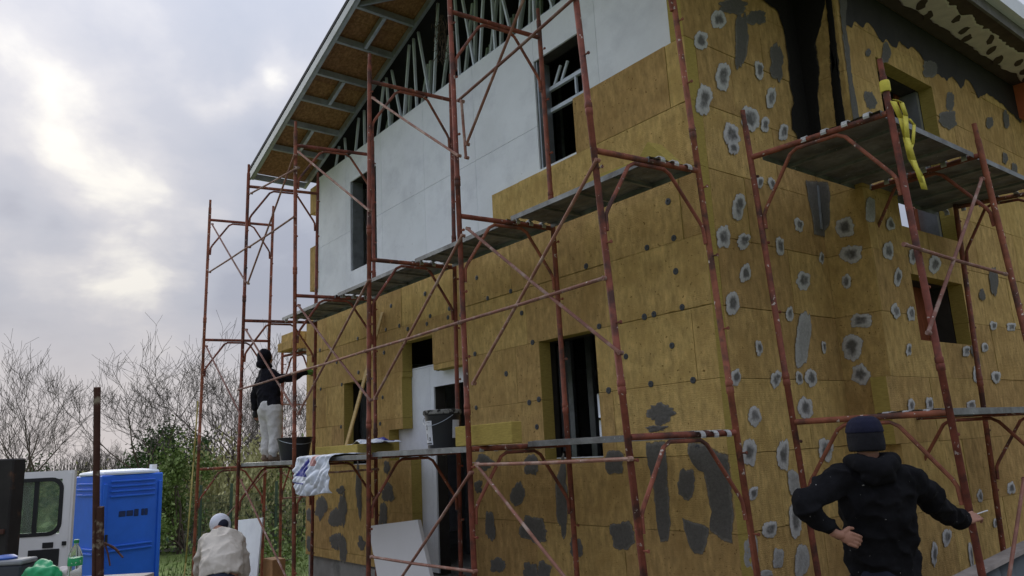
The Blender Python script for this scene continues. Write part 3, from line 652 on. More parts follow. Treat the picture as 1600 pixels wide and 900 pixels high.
# ------------------------------------------------------------------ scaffolds
YO, YI = -1.27, -.22
def lerp(a, b, t): return a+(b-a)*t
class Pole:
    def __init__(s, a, b): s.a = Vector(a); s.b = Vector(b)
    def at(s, z): t = (z-s.a.z)/(s.b.z-s.a.z); return s.a+(s.b-s.a)*t
PR = .0245; UPZ = Vector((0, 0, 1))
def frame(sc, pa, pb, levels, top, gz, pindir):
    """welded frames stacked on each other: cross tubes with bent knee braces between two standing poles"""
    for zt in levels:
        a, b = pa.at(zt), pb.at(zt); d = (b-a).normalized()
        ct = MB().tube([a+d*PR*.8, b-d*PR*.8], PR*.95, 12).build('cross_tube', m_rust, sc)
        k = .33*(b-a).length
        A0, B0 = pa.at(zt-.62), pb.at(zt-.62); A1, B1 = pa.at(zt-.5), pb.at(zt-.5)
        w = PR+.012; dz = Vector((0, 0, -.042))
        MB().tube([A0+d*w, A1+d*(w+.005), A1+d*(w+.03)+Vector((0, 0, .05)), a+d*(k-.03)+dz*1.8, a+d*(k+.03)+dz, b-d*(k+.03)+dz, b-d*(k-.03)+dz*1.8, B1-d*(w+.03)+Vector((0, 0, .05)), B1-d*(w+.005), B0-d*w], .0155, 8).build('knee_brace', m_rust, ct)
    for P in (pa, pb):
        pb_ = P.at(gz); pm = MB(); zs = sorted(levels)
        bk_ = [z+.335 for z in zs if z+.335 < top-.1]; pts = [(pb_+UPZ*.0, .07), (pb_+UPZ*.008, .07), (pb_+UPZ*.012, .018), (pb_+UPZ*.05, .018), (pb_+UPZ*.055, PR)]
        for z in bk_: pts += [(P.at(z-.05), PR), (P.at(z-.045), PR+.005), (P.at(z), PR+.005), (P.at(z+.004), PR+.001), (P.at(z+.01), PR+.005), (P.at(z+.045), PR+.005), (P.at(z+.05), PR)]
        pts += [(P.at(top-.14), PR), (P.at(top-.137), PR*.8), (P.at(top), PR*.8)]
        po_ = pm.tube([p for p, r in pts], [r for p, r in pts], 14).build('pole', m_rust, sc, sharp=50)
        for zt in zs:
            for dz in (-.15, -.72, -1.3):
                q = P.at(zt+dz)
                if q.z > gz+.2:
                    MB().tube([q+pindir*PR*.8, q+pindir*(PR+.03), q+pindir*(PR+.034), q+pindir*(PR+.045)], [.007, .007, .013, .013], 6).build('pin', m_rust, po_)
def brace(sc, a, b, r=.0135, m=None):
    a = Vector(a); b = Vector(b); mb = MB(); d = (b-a).normalized()
    mid = (a+b)/2-Vector((0, 0, .006)); mb.tube([a, mid, b], r, 8)
    for p in (a, b): mb.tube([p+Vector((0, -.01, 0)), p+Vector((0, .028, 0))], r*1.25, 8)
    return mb.build('brace', m or m_brace, sc)
def deckplank(sc, a, b, wdir, width, z, name='deck_plank', lips=True):
    """steel plank: pan with ribs and lips, hooked over the tubes at both ends"""
    a = Vector((a[0], a[1], z)); b = Vector((b[0], b[1], z)); L = (b-a); d = L.normalized(); w = wdir
    n = 9; prof = [(0, -.045), (0, 0)]
    for i in range(n):
        u0 = width*(i+.25)/n; u1 = width*(i+.75)/n; h = 0 if i % 2 == 0 else .006
        prof += [(u0, h), (u1, h)]
    prof += [(width, 0), (width, -.045)]
    up = Vector((0, 0, 1)); top = []; th = .003
    vs = []
    for e in (a+d*.03, b-d*.03):
        vs += [e+w*u+up*h for u, h in prof]; vs += [e+w*(min(max(u, th), width-th))+up*(h-th if h > -.04 else h) for u, h in prof]
    k = len(prof); fs = []
    for i in range(k-1):
        fs += [(i, i+1, 2*k+i+1, 2*k+i), (k+i, 3*k+i, 3*k+i+1, k+i+1)]
    fs += [(0, 2*k, 3*k, k), (k-1, 2*k-1, 4*k-1, 3*k-1)]
    mb = MB().add(vs, fs)
    for i in range(1, 4): mb.obox(a+L*(i/4)+w*(width/2)-up*.03, w, d, up, width/2-.004, .012, .012)
    p = mb.build(name, m_deck, sc, smooth=False)
    for e, s in ((a, 1), (b, -1)):
        for u in ((.18, .5, .82) if width < .7 else (.08, .25, .42, .59, .76, .93)):
            c = e+w*(width*u)
            q = MB(); ct_ = c-up*.03
            arc = [c+d*s*.06+up*.004]+[ct_+(d*s*math.cos(t)+up*math.sin(t))*.031 for t in (R(70), R(100), R(130), R(160), R(190), R(215))]
            for i in range(len(arc)-1): q.bar(arc[i], arc[i+1], .045, .006, up if i < 2 else -d*s)
            q.build('hook', m_hook, p, smooth=False)
    return p
Y1 = Vector((0, 1, 0)); X1 = Vector((1, 0, 0))
fs_ = thing('scaffold', 'long rust red tube scaffold standing along the front wall of the house', 'scaffold', (-4.6, -.75, -.4))
OUT = [((329,307),(302,890)),((389,255),(369.5,815)),((462,185),(459,875)),((577.5,87),(576,825)),((702.5,0),(741,892)),((900,0),(1005,892))]
INN = [((427,322),(409,895)),((497,272),(487,890)),((583,300),(587,700)),((704,125),(715,645)),((840,10),(901,892)),((1052,0),(1182,892))]
po = [Pole(U(*a, y=YO), U(*b, y=YO)) for a, b in OUT]; pi = [Pole(U(*a, y=YI), U(*b, y=YI)) for a, b in INN]
def lev(x): return [1.585+.011*x, 3.665+.005*x, 5.74+.003*x]
for a, b in zip(po, pi):
    x = a.at(2).x; frame(fs_, a, b, lev(x), 6.07, ground(x, -1), X1)
def seg(a, b, y=YO-.035): brace(fs_, U(*a, y=y), U(*b, y=y))
for a, b in [((331,350),(384,441)),((327,425),(387,386)),((389,386),(459,339)),((387,443),(460,242)),((392,302),(465,262)),((466,237),(577,329)),((582,153),(716,243)),((721,158),(728,246)),((716,157),(905,-10)),((729,225),(880,-160)),
             ((322,541),(376,648)),((384,515),(460,640)),((466,477),(578,625)),((466,647),(576,438)),((586,622),(722,368)),((730,357),(968,551)),((739,599),(932,250)),((376,750),(458,925)),((606,934),(735,739)),((744,725),(1000,1050)),((745,726),(983,717)),((580,870),(741,893))]:
    seg(a, b)
pa, pb = U(380, 607, y=YO-.04), U(966, 428, y=YO-.04)
for i in range(5):
    q = [po[j].at(2.66).x for j in (1, 2, 3, 4, 5)]
for i in range(4): brace(fs_, (q[i], YO-.04, lerp(pa.z, pb.z, i/4)), (q[i+1]-.012, YO-.04, lerp(pa.z, pb.z, (i+1)/4)), .0145)
brace(fs_, U(478, 740, y=YI-.03), U(588, 733, y=YI-.03)); brace(fs_, U(355, 805, y=YI-.03), U(415, 737, y=YI-.03))
for i in range(1, 5):                                        # upper decks: inner half of the bays
    xa, xb = pi[i].at(3.6).x, pi[i+1].at(3.6).x
    deckplank(fs_, (xa, YI-.55), (xb, YI-.55), Y1, .5, lev((xa+xb)/2)[1]+.03)
deckplank(fs_, (pi[4].at(1.6).x, -.72), (pi[5].at(1.6).x, -.72), Y1, .46, lev(-.8)[0]+.03)
for i in range(1, 4):                                        # lower decks: full width
    xa, xb = po[i].at(1.6).x, po[i+1].at(1.6).x
    deckplank(fs_, (xa, -1.245), (xb, -1.245), Y1, .48, lev((xa+xb)/2)[0]+.03)
    deckplank(fs_, (xa, -.75), (xb, -.75), Y1, .48, lev((xa+xb)/2)[0]+.03)
# side scaffold
ss = thing('scaffold', 'rust red tube scaffold standing along the patched side wall', 'scaffold', (.9, 2.5, -.2))
XI, XO = .32, 1.43
sin = [Pole(U(1162,182,x=XI), U(1277,892,x=XI)), Pole(U(1344,312,x=XI), U(1407,637,x=XI)), Pole(U(1492,315,x=XI+.28), U(1570,875,x=XI+.28))]
sou = [Pole(U(1374,92,x=XO), U(1532,887,x=XO)), Pole(U(1521,190,x=XO), U(1582,440,x=XO)), Pole((XO, 3.75, 6), (XO, 3.9, 0))]
tops = [(4.21, 4.27), (4.25, 4.13), (4.2, 4.2)]
for i, (a, b) in enumerate(zip(sin, sou)):
    frame(ss, a, b, [1.645, 3.83], tops[i][1]-.02, ground(1, 0), Y1)
for (i, j) in ((0, 1), (1, 2)):
    for z in (3.86,):
        ya = sin[i].at(z).y; yb = sin[j].at(z).y; yc = sou[i].at(z).y; yd = sou[j].at(z).y
        deckplank(ss, (XO-.05, lerp(ya, yc, .5)), (XO-.05, lerp(yb, yd, .5)), -X1, XO-XI-.1, z)
# short lower planks beside the man
for (i, j) in ((0, 1), (1, 2)):
    z = 1.675; deckplank(ss, (XO-.06, sou[i].at(z).y), (XO-.06, sou[j].at(z).y), -X1, .46, z)
def segx(a, b, x=XO+.04):
    a = U(*a, x=x); b = U(*b, x=x); brace(ss, a, b)
segx((1413,382),(1570,428)); segx((1450,520),(1534,279)); segx((1600,748),(1560,1005))
# pale sticks: side wall far frame
ls = thing('scaffold', 'dim rust red scaffold round the left end of the house', 'scaffold', (-9.4, 1.6, -.6))
lp = []
for yy in (.45, 2.4):
    a = Pole((-9.75, yy-.25, 4.2), (-9.75, yy-.25, 0)); b = Pole((-8.85, yy-.05, 4.2), (-8.85, yy-.05, 0)); lp.append((a, b))
    frame(ls, a, b, [1.5, 3.42], 3.8, ground(-9.3, 0), Y1)
brace(ls, lp[0][0].at(1.35), lp[1][0].at(.2)); brace(ls, lp[0][0].at(.9), lp[1][0].at(.9)); brace(ls, lp[0][0].at(2.55), lp[1][0].at(2.5))
deckplank(ls, (-9.35, .2), (-9.35, 2.3), X1, .46, 3.45)
for k in range(2):
    o = MB().box(-9.6+.02*k, -8.95, .05+.06*k, 1.0, 3.461+.155*k, 3.614+.155*k).build('insulation_board', [m_wool], smooth=False, bevel=.006)
    tag(o, ('lower' if k == 0 else 'upper')+' of two yellow wool boards stacked on the far left scaffold deck', 'insulation board', 'wool boards lying on the scaffold')

# ------------------------------------------------------------------ things on the scaffold
DZ = lev(-4)[0]+.038
def wslab(c, L, Wd, H, ang, name, label, cat='insulation board', m=None, grp='wool boards lying on the scaffold'):
    a = Vector((math.cos(ang), math.sin(ang), 0)); b = Vector((-a.y, a.x, 0))
    o = MB().obox(Vector(c)+Vector((0, 0, H/2)), a, b, Vector((0, 0, 1)), L/2, Wd/2, H/2).build(name, m or m_woolside, smooth=False, bevel=.006)
    return tag(o, label, cat, grp)
wslab((-5.22, -.62, lev(-5)[0]+.038), 1.2, .5, .13, 0, 'insulation_board', 'yellow wool board lying on the lower deck under the small window')
c = U(763, 697, y=-.95)
_x0, _x1 = U(712, 690, y=-1.18).x, U(816, 690, y=-1.08).x
wslab(((_x0+_x1)/2, -1.13, lev(-1.8)[0]+.03), _x1-_x0, .11, .175, .0, 'insulation_board', 'thick yellow wool offcut on the lower deck beside the black bucket')
# loose broken offcuts on the upper deck at the corner
zt = lev(-.3)[1]+.041
def shard(c, pts, h, rot, label):
    a = Matrix.Rotation(rot, 3, 'Z'); P = [Vector(c)+a @ Vector((x, y, 0)) for x, y in pts]
    o = MB().prism(P, Vector((0, 0, 1)), h).build('wool_offcut', m_woolside, smooth=False, bevel=.004); tag(o, label, 'offcut', 'broken wool offcuts on the upper deck')
shard((-.42, -.52, zt), [(-.3, -.12), (.25, -.15), (.34, .1), (-.1, .16), (-.28, .06)], .07, .15, 'flat torn wool offcut lying on the upper deck near the corner')
o = MB().prism([Vector((-.2, -.60, zt)), Vector((.12, -.50, zt)), Vector((-.05, -.55, zt+.22))], Vector((.02, .14, 0)), 1).build('wool_offcut', m_woolside, smooth=False)
tag(o, 'pointed wool offcut standing up on the upper deck beside the corner', 'offcut', 'broken wool offcuts on the upper deck')
shard((-1.05, -.5, zt), [(-.2, -.1), (.2, -.08), (.22, .09), (-.16, .1)], .05, -.1, 'small crumbly wool offcut on the upper deck left of the near pole')
# bucket
bc = Vector((U(692, 675, y=-.72).x, -.72, lev(-3)[0]+.039))
bk = thing('bucket', 'black plastic bucket with pale paper labels standing on the lower deck', 'bucket', bc)
MB().lathe(bc, [(.155, 0), (.18, .33), (.19, .335), (.19, .36), (.184, .365), (.18, .30)], 32).build('body', m_black, bk)
MB().lathe(bc+Vector((0, 0, .345)), [(.198, 0), (.202, .012), (.198, .04), (.185, .045), (.18, .036), (.01, .036)], 32).build('rim', mat('dirty_rim', (.20, .20, .19), .8, var=.4, vscale=18, spots=(.02, .02, .02), sscale=14, spos=(.5, .55)), bk)
def wrap(bc, a0, a1, z0, z1, off, m, name, par):
    n = 12; vs = []
    for i in range(n+1):
        a = lerp(a0, a1, i/n)
        for z in (z0, z1):
            r = .155+.025*z/.33+off; vs.append(bc+Vector((math.cos(a)*r, math.sin(a)*r, z)))
    return MB().add(vs, [(2*i, 2*i+2, 2*i+3, 2*i+1) for i in range(n)]).build(name, m, par)
l1 = wrap(bc, R(-122), R(-72), .04, .28, .002, m_label, 'paper_label', bk); l2 = wrap(bc, R(2), R(40), .1, .28, .002, m_label, 'paper_label', bk)
for (a, b, z0, z1) in ((-106, -97, .19, .24), (-104, -99, .09, .15), (-90, -82, .08, .115), (-118, -78, .046, .060), (-100, -80, .262, .266)):
    wrap(bc, R(a), R(b), z0, z1, .0035, m_ink, 'label_print', l1)
    if b-a < 12: wrap(bc, R(a+2.6), R(b-2.6), z0+.009, z1-.009, .005, m_label, 'label_print', l1)
hp = [bc+Vector((.187*math.cos(a)*1.03, .187*math.sin(a)*1.03, .33-.13*math.sin((a+2.6)/2.6*math.pi) if False else .33)) for a in (0,)]
hh = [bc+Vector((math.cos(R(t))*.2, math.sin(R(t))*.2, .33-.10*math.sin(math.pi*(t+150)/150))) for t in range(-150, 1, 10)]
MB().tube(hh, .003, 6).build('handle', m_steel, bk)
# mortar tub beside the man
tb = U(460, 718, y=-.72); tb = Vector((tb.x, -.72, lev(-7.2)[0]+.039))
tt = thing('mortar_tub', 'dark round mortar tub at the feet of the man on the deck', 'tub', tb)
MB().lathe(tb, [(.19, 0), (.24, .30), (.255, .305), (.255, .32), (.235, .32), (.19, .04), (.01, .03)], 28).build('body', m_black, tt)
MB().tube([tb+Vector((.24*math.cos(R(a)), .24*math.sin(R(a)), .30-.08*math.sin(R(a+90)*1))) for a in range(-90, 91, 15)], .005, 6).build('handle', m_steel, tt)
# plastic sack draped over the deck edge
sv = []; nu, nv = 64, 80; p0 = U(464, 712, y=YO-.04).x; p1 = U(518, 709, y=YO-.04).x; zt = lev(-4.9)[0]+.042
sb = MB()
for j in range(nv+1):
    for i in range(nu+1):
        u = i/nu; t = j/nv; x = lerp(p0, p1, u)
        if t < .25: yy = lerp(-.85, YO-.02, t/.25); z = zt+.012+.02*abs(mnoise.noise(Vector((u*5, t*9, 2))))
        else:
            s = (t-.25)/.75; yy = YO-.035-.05*math.sin(s*3)*(.6+.5*mnoise.noise(Vector((u*4, s*2, 1))))-.06*abs(mnoise.noise(Vector((u*7+s*4, s*3, 4))))-.007*mnoise.noise(Vector((u*12-s*7, s*6, 6)))
            z = zt-.42*s*(1+.05*math.sin(u*5)); x += .04*s*(u-.5)+.02*mnoise.noise(Vector((u*6, s*5, 7)))
        sv.append((x, yy, z))
mi = []
for j in range(nv):
    for i in range(nu):
        a = j*(nu+1)+i; u = i/nu; s = (j/nv-.25)/.75
        k = 1 if (.03 < u < .40 and s < .5 and s > .52-u*1.45 and s > .02) else (2 if (.45 < u < .62 and -.1 < s < .22) else (1 if (u < .3 and .66 < s < .69) else 0))
        sb.add([sv[a], sv[a+1], sv[a+nu+2], sv[a+nu+1]], [(0, 1, 2, 3)], k)
o = sb.build('plastic_sack', [m_sacw, m_sacb, m_sacr], fix=False)
bm = bmesh.new(); bm.from_mesh(o.data); bmesh.ops.remove_doubles(bm, verts=bm.verts, dist=1e-5); bm.to_mesh(o.data); bm.free()
tag(o, 'crumpled white and blue plastic sack hanging over the deck edge', 'sack')
md = o.modifiers.new('th', 'SOLIDIFY'); md.thickness = .004
# blue-white plastic sheet on the lying board
sv = []; sb = MB(); n = 14
for j in range(n+1):
    for i in range(n+1):
        u, v_ = i/n, j/n; sv.append((-5.1+.75*u, -.78+.36*v_, lev(-5)[0]+.172+.06*max(0, mnoise.noise(Vector((u*4, v_*4, 9))))+.05*math.sin(u*3.1)*math.sin(v_*3.1)))
for j in range(n):
    for i in range(n): a = j*(n+1)+i; sb.add([sv[a], sv[a+1], sv[a+n+2], sv[a+n+1]], [(0, 1, 2, 3)], 1 if (j > 6 and 3 < i < 12) else 0)
o = sb.build('plastic_sack', [m_sacw, m_sacb], fix=False); tag(o, 'flattened blue and white plastic sack lying on a wool board', 'sack')
o.modifiers.new('th', 'SOLIDIFY').thickness = .004
# lath leaning in front of the small window
a, b = U(598, 488, y=-.03), U(541, 690, y=-.42)
b.z = lev(-5)[0]+.042+.13
lt = MB().bar(a, b, .07, .022, Vector((0, 1, 0))); o = lt.build('lath', m_timber, smooth=False, bevel=.002); tag(o, 'long pale yellow wooden lath leaning against the front wall', 'lath')
# white board leaning at the bottom
P = [U(575, 822, y=-.55), U(652, 812, y=-.55)]; 
w0, w1 = P[0], P[1]; dn = Vector((.62, -.12, -1)).normalized()*1.2
Q = [w0, w1, w1+dn, w0+dn]; nn = (Q[1]-Q[0]).cross(Q[3]-Q[0]).normalized()
if nn.y < 0: nn = -nn
o = MB().prism(Q, nn, .05).build('foam_board', mat('white_foam', (.74, .75, .77), .8, var=.03), smooth=False, bevel=.004); tag(o, 'white board leaning tilted against the scaffold at the doorway', 'board')
# white panel behind the crouching man
a = U(372, 813, y=-.9); b = U(410, 809, y=-.9)
P = [a, b, Vector((b.x, b.y-.12, ground(b.x)+.0)), Vector((a.x, a.y-.12, ground(a.x)+.0))]
o = MB().prism(P, Vector((0, 1, .1)).normalized(), .02).build('plaster_panel', m_gyp, smooth=False); tag(o, 'pale panel standing upright behind the man in the cream sweater', 'panel')
c = U(428, 872, y=-.7); g = ground(c.x)
o = MB().box(c.x-.16, c.x+.2, c.y-.1, c.y+.1, g, c.z).build('timber_block', mat('orange_timber', (.36, .20, .09), .8, var=.25, vscale=8, bump=.2), smooth=False, bevel=.008); tag(o, 'upright brown timber block beside the pale panel', 'timber')
# yellow strap on the near side pole
sp = sou[0].at(4.02); st = thing('ratchet_strap', 'yellow ratchet strap wound round the pole of the side scaffold', 'strap', sp)
mb = MB().lathe(sp-Vector((0, 0, .03)), [(.034, 0), (.037, .01), (.037, .075), (.034, .085)], 14); mb.build('loop', m_yellow, st)
def ribbon(pts, w, wd, name, par):
    mb = MB(); pts = [Vector(p) for p in pts]
    for k in range(len(pts)-1): mb.add([pts[k]-wd*w/2, pts[k]+wd*w/2, pts[k+1]+wd*w/2, pts[k+1]-wd*w/2], [(0, 1, 2, 3)])
    o = mb.build(name, m_yellow, par); o.modifiers.new('th', 'SOLIDIFY').thickness = .004; return o
def upx(l, x): return [U(px, py, x=x) for px, py in l]
wd = Vector((.3, .95, 0)).normalized()
ribbon(upx([(1396,158),(1408,185),(1416,215),(1424,250),(1438,275),(1444,296)], XO+.05), .06, wd, 'tail', st)
ribbon(upx([(1398,156),(1408,160),(1415,180),(1418,215),(1428,250),(1440,285)], XO+.08), .045, wd, 'tail', st)
ribbon(upx([(1420,185),(1428,195),(1426,225),(1421,240)], XO+.06), .03, wd, 'tail', st)
# yellow strap hanging on the far left pole
pts = [po[0].at(2.6)+Vector((-.04, -.04, 0)), po[0].at(1.6)+Vector((-.06, -.06, 0)), U(290, 880, y=YO-.15), U(284, 930, y=YO-.2)]
o = ribbon(pts, .024, RIGHT, 'warning_tape', None); o.data.materials[0] = mat('faded_tape', (.34, .29, .09), .7); tag(o, 'thin yellow tape hanging down beside the leftmost scaffold pole', 'tape')
# timber plank and dark sheet at the lower right
a, b = D(1500, 905, 5.6), D(1625, 842, 6.2)
o = MB().bar(a, b, .12, .03, Vector((0, 0, 1))).build('scaffold_board', m_greywood, smooth=False); tag(o, 'weathered wooden board slanting across the lower right corner', 'board')
g = ground(2)
o = MB(); P = []
vs = []; n = 30
for i in range(n+1):
    t = i/n; p = a.lerp(b, t); off = .02*math.sin(i*1.3)
    vs += [p+Vector((off, .05+off, -.03)), Vector((p.x+off, p.y+.25+off, g))]
o = MB().add(vs, [(2*i, 2*i+2, 2*i+3, 2*i+1) for i in range(n)]).build('corrugated_sheet', mat('grey_sheet', (.12, .14, .15), .5, .3, var=.3)); o.modifiers.new('th', 'SOLIDIFY').thickness = .003
tag(o, 'dark corrugated sheet leaning under the slanting board at lower right', 'sheet')

# ------------------------------------------------------------------ people
def realize(o, mods):
    for t, kw in mods:
        md = o.modifiers.new(t, t)
        for k, v in kw.items(): setattr(md, k, v)
    bpy.context.view_layer.update()
    dg = bpy.context.evaluated_depsgraph_get(); me = bpy.data.meshes.new_from_object(o.evaluated_get(dg))
    o.modifiers.clear(); o.data = me
    me.polygons.foreach_set('use_smooth', [True]*len(me.polygons)); return o
def ell(mb, c, axes, rad, n=2):
    bm = bmesh.new(); bmesh.ops.create_icosphere(bm, subdivisions=n, radius=1)
    c = Vector(c); vs = [c+axes[0]*(v.co.x*rad[0])+axes[1]*(v.co.y*rad[1])+axes[2]*(v.co.z*rad[2]) for v in bm.verts]
    bm.verts.index_update(); mb.add(vs, [[v.index for v in f.verts] for f in bm.faces]); bm.free()
def chain(mb, pts):
    """tapered rounded limb through (point, radius)"""
    I = (Vector((1, 0, 0)), Vector((0, 1, 0)), Vector((0, 0, 1)))
    for p, r in pts: ell(mb, p, I, (r, r, r))
    for (p, r), (q, s) in zip(pts, pts[1:]): mb.tube([p, q], [r, s], 16)
def loft(mb, st, side):
    vs = []; n = 20; k = len(st)
    for i, (p, a, b) in enumerate(st):
        d = (Vector(st[min(i+1, k-1)][0])-Vector(st[max(i-1, 0)][0])).normalized()
        s = (side-d*side.dot(d)).normalized(); f = d.cross(s)
        vs += [Vector(p)+s*(a*math.cos(2*math.pi*j/n))+f*(b*math.sin(2*math.pi*j/n)) for j in range(n)]
    mb.add(vs, [(i*n+j, i*n+(j+1) % n, (i+1)*n+(j+1) % n, (i+1)*n+j) for i in range(k-1) for j in range(n)]+[tuple(reversed(range(n))), tuple((k-1)*n+j for j in range(n))])
tex3 = bpy.data.textures.new('creases', 'MUSGRAVE'); tex3.musgrave_type = 'RIDGED_MULTIFRACTAL'; tex3.noise_scale = .13
tex = bpy.data.textures.new('folds', 'CLOUDS'); tex.noise_scale = .09; tex.noise_depth = 2
tex2 = bpy.data.textures.new('folds_long', 'CLOUDS'); tex2.noise_scale = .16; tex2.noise_depth = 3
def flesh(mb, name, m, vox, parent=None, smooth=6, fold=0, t=None):
    o = mb.build(name, m, None, smooth=False)
    mods = [('REMESH', dict(mode='VOXEL', voxel_size=vox)), ('SMOOTH', dict(iterations=smooth, factor=.5))]
    if fold: mods += [('DISPLACE', dict(texture=tex3, strength=fold*.5, mid_level=.6, texture_coords='LOCAL')), ('DISPLACE', dict(texture=t or tex, strength=fold, mid_level=.5, texture_coords='LOCAL')), ('SMOOTH', dict(iterations=2, factor=.5))]
    realize(o, mods)
    if parent is not None: adopt(o, parent)
    return o
def hand(mb, wrist, dirn, palmn, thumbside, L=.185, curl=.5, spread=1.):
    """palm + four fingers of different lengths + thumb from the side of the palm"""
    d = dirn.normalized(); nrm = (palmn-d*palmn.dot(d)).normalized(); s = d.cross(nrm)
    if s.dot(thumbside) < 0: s = -s
    pal = wrist+d*(L*.28); ell(mb, pal, (d, s, nrm), (L*.29, L*.22, L*.085)); chain(mb, [(wrist-d*.03, .027), (wrist+d*.01, .026)])
    for k, (o, ln) in enumerate(((.20, .40), (.07, .45), (-.06, .42), (-.18, .33))):
        p = wrist+d*(L*.50)+s*(L*o); q = p; ang = curl*.35; pts = [(p-d*L*.1, .0108)]
        for sgm in (.45, .32, .23):
            dd = d*math.cos(ang)+nrm*math.sin(ang)+s*o*.25*spread; q = q+dd.normalized()*(L*ln*sgm); pts.append((q, .0108-.001*(len(pts)))); ang += curl
        chain(mb, pts)
    p = wrist+d*(L*.16)+s*(L*.17); q1 = p+(d*.55+s*.7+nrm*.25).normalized()*(L*.22); q2 = q1+(d*.85+s*.25+nrm*.45).normalized()*(L*.2)
    chain(mb, [(p, .014), (q1, .012), (q2, .009)])
def head(mb, c, up, face, s=1.):
    side = up.cross(face).normalized(); ax = (side, face, up)
    ell(mb, c+up*.02*s, ax, (.075*s, .095*s, .105*s), 3); ell(mb, c-up*.055*s+face*.025*s, ax, (.055*s, .065*s, .065*s))
    ell(mb, c+face*.098*s-up*.022*s, ax, (.013*s, .02*s, .026*s)); ell(mb, c+face*.085*s+up*.022*s, ax, (.05*s, .012*s, .01*s))
    ell(mb, c+face*.083*s-up*.066*s, ax, (.024*s, .01*s, .007*s)); ell(mb, c+face*.072*s-up*.095*s, ax, (.02*s, .018*s, .016*s))
    for k in (-1, 1): ell(mb, c+side*(.078*s*k)-up*.012*s, ax, (.012*s, .022*s, .033*s))
UP = Vector((0, 0, 1))
# --- man at the right, seen from behind, hand on hip
d_ = 4.6
rg = Vector((RIGHT.x, RIGHT.y, 0)).normalized(); fw_ = Vector((FWD.x, FWD.y, 0)).normalized()
hd = D(1353, 690, d_+.02); neck = D(1358, 722, d_); ch = D(1368, 768, d_); wa = D(1377, 845, d_); hp_ = D(1382, 899, d_+.0)
shl, shr = D(1312, 748, d_), D(1424, 749, d_+.02)
ell_, wrl = D(1254, 787, d_-.15), D(1303, 831, d_-.13)
elr, wrr = D(1474, 798, d_+.24), D(1506, 815, d_+.42)
gz = ground(1.5)
hipl, hipr = hp_-rg*.1-UP*.02, hp_+rg*.1-UP*.02
feet = [Vector((hipl.x, hipl.y, gz))-rg*.04, Vector((hipr.x, hipr.y, gz))+rg*.05]
knees = [hipl.lerp(feet[0], .5)+fw_*.02, hipr.lerp(feet[1], .5)+fw_*.03]
mb = MB(); head(mb, hd, UP, (fw_*.95+rg*.25).normalized(), 1.03); chain(mb, [(hd-UP*.06-fw_*.01, .058), (neck, .062), (ch, .10)])
loft(mb, [(neck+UP*.01, .07, .06), (ch+UP*.09, .17, .10), (ch, .185, .115), (wa, .155, .10), (hp_, .17, .115), (hp_-UP*.1, .165, .11)], rg)
chain(mb, [(shl, .058), (ell_, .034), (wrl, .026)]); chain(mb, [(shr, .058), (elr, .034), (wrr, .026)])
hand(mb, wrl+(wrl-ell_).normalized()*.02-fw_*.03, rg*.9-UP*.38-fw_*.1, fw_, UP, .165, .5, .1)
gp = U(1526, 806, x=XO)
hand(mb, wrr+(wrr-elr).normalized()*.015, (D(1524, 804, 5.06)-wrr), -UP*.75+fw_*.35-rg*.3, UP, .19, .95, .1)
for h, k, f in zip((hipl, hipr), knees, feet): chain(mb, [(h, .085), (k, .055), (f+UP*.09, .042)]); chain(mb, [(f+UP*.05, .045), (f+UP*.035+fw_*.15, .035)])
man = flesh(mb, 'person', m_skin, .005, smooth=2)
tag(man, 'person in black hoodie and blue banded beanie, back turned, hand on hip, holding cigarette', 'person')
mb = MB(); loft(mb, [(neck+UP*.03, .105, .09), (neck-UP*.03, .15, .115), (ch+UP*.085, .215, .135), (ch+UP*.0, .222, .15), (ch.lerp(wa, .5), .216, .148), (wa, .213, .145), (hp_+UP*.07, .212, .145), (hp_-UP*.0, .205, .14), (hp_-UP*.03, .205, .135)], rg)
chain(mb, [(shl+rg*.03, .088), (shl.lerp(ell_, .5), .074), (ell_, .066), (ell_.lerp(wrl, .5), .062), (wrl-(wrl-ell_).normalized()*.02, .050), (wrl+(wrl-ell_).normalized()*.03, .044)])
chain(mb, [(shr-rg*.02, .088), (shr.lerp(elr, .5), .078), (elr, .068), (elr.lerp(wrr, .5), .062), (wrr-(wrr-elr).normalized()*.05, .056), (wrr-(wrr-elr).normalized()*.015, .044)])
hoodie = flesh(mb, 'hoodie', m_hoodie, .009, man, 5, .042, tex2)
mb = MB(); chain(mb, [(neck-rg*.10+UP*.005-fw_*.03, .05), (neck-rg*.07-fw_*.085-UP*.015, .056), (neck-fw_*.11-UP*.045, .066), (neck+rg*.08-fw_*.085-UP*.015, .058), (neck+rg*.13+UP*.0-fw_*.02, .05), (neck+rg*.1+fw_*.06, .05), (neck-rg*.08+fw_*.06, .05), (neck-rg*.10+UP*.005-fw_*.03, .05)])
ell(mb, neck-fw_*.10-UP*.08, (rg, fw_, UP), (.11, .05, .06))
flesh(mb, 'hood', m_hoodie, .009, man, 6, .02)
mb = MB(); loft(mb, [(hd+UP*.145, .03, .035), (hd+UP*.135, .072, .088), (hd+UP*.10, .094, .112), (hd+UP*.04, .104, .122), (hd-UP*.02, .103, .118), (hd-UP*.055, .098, .11)], rg)
hat = flesh(mb, 'beanie', m_beanie, .007, man, 3, .008)
mb = MB()
for dz, m_ in ((.075, .004), (.045, .004)):
    pass
loft(mb, [(hd+UP*.152, .03, .035), (hd+UP*.143, .064, .078), (hd+UP*.118, .09, .106), (hd+UP*.08, .104, .122), (hd+UP*.055, .107, .125), (hd+UP*.05, .104, .122)], rg)
flesh(mb, 'beanie_band', m_beanieb, .006, man, 2, .006)
mb = MB()
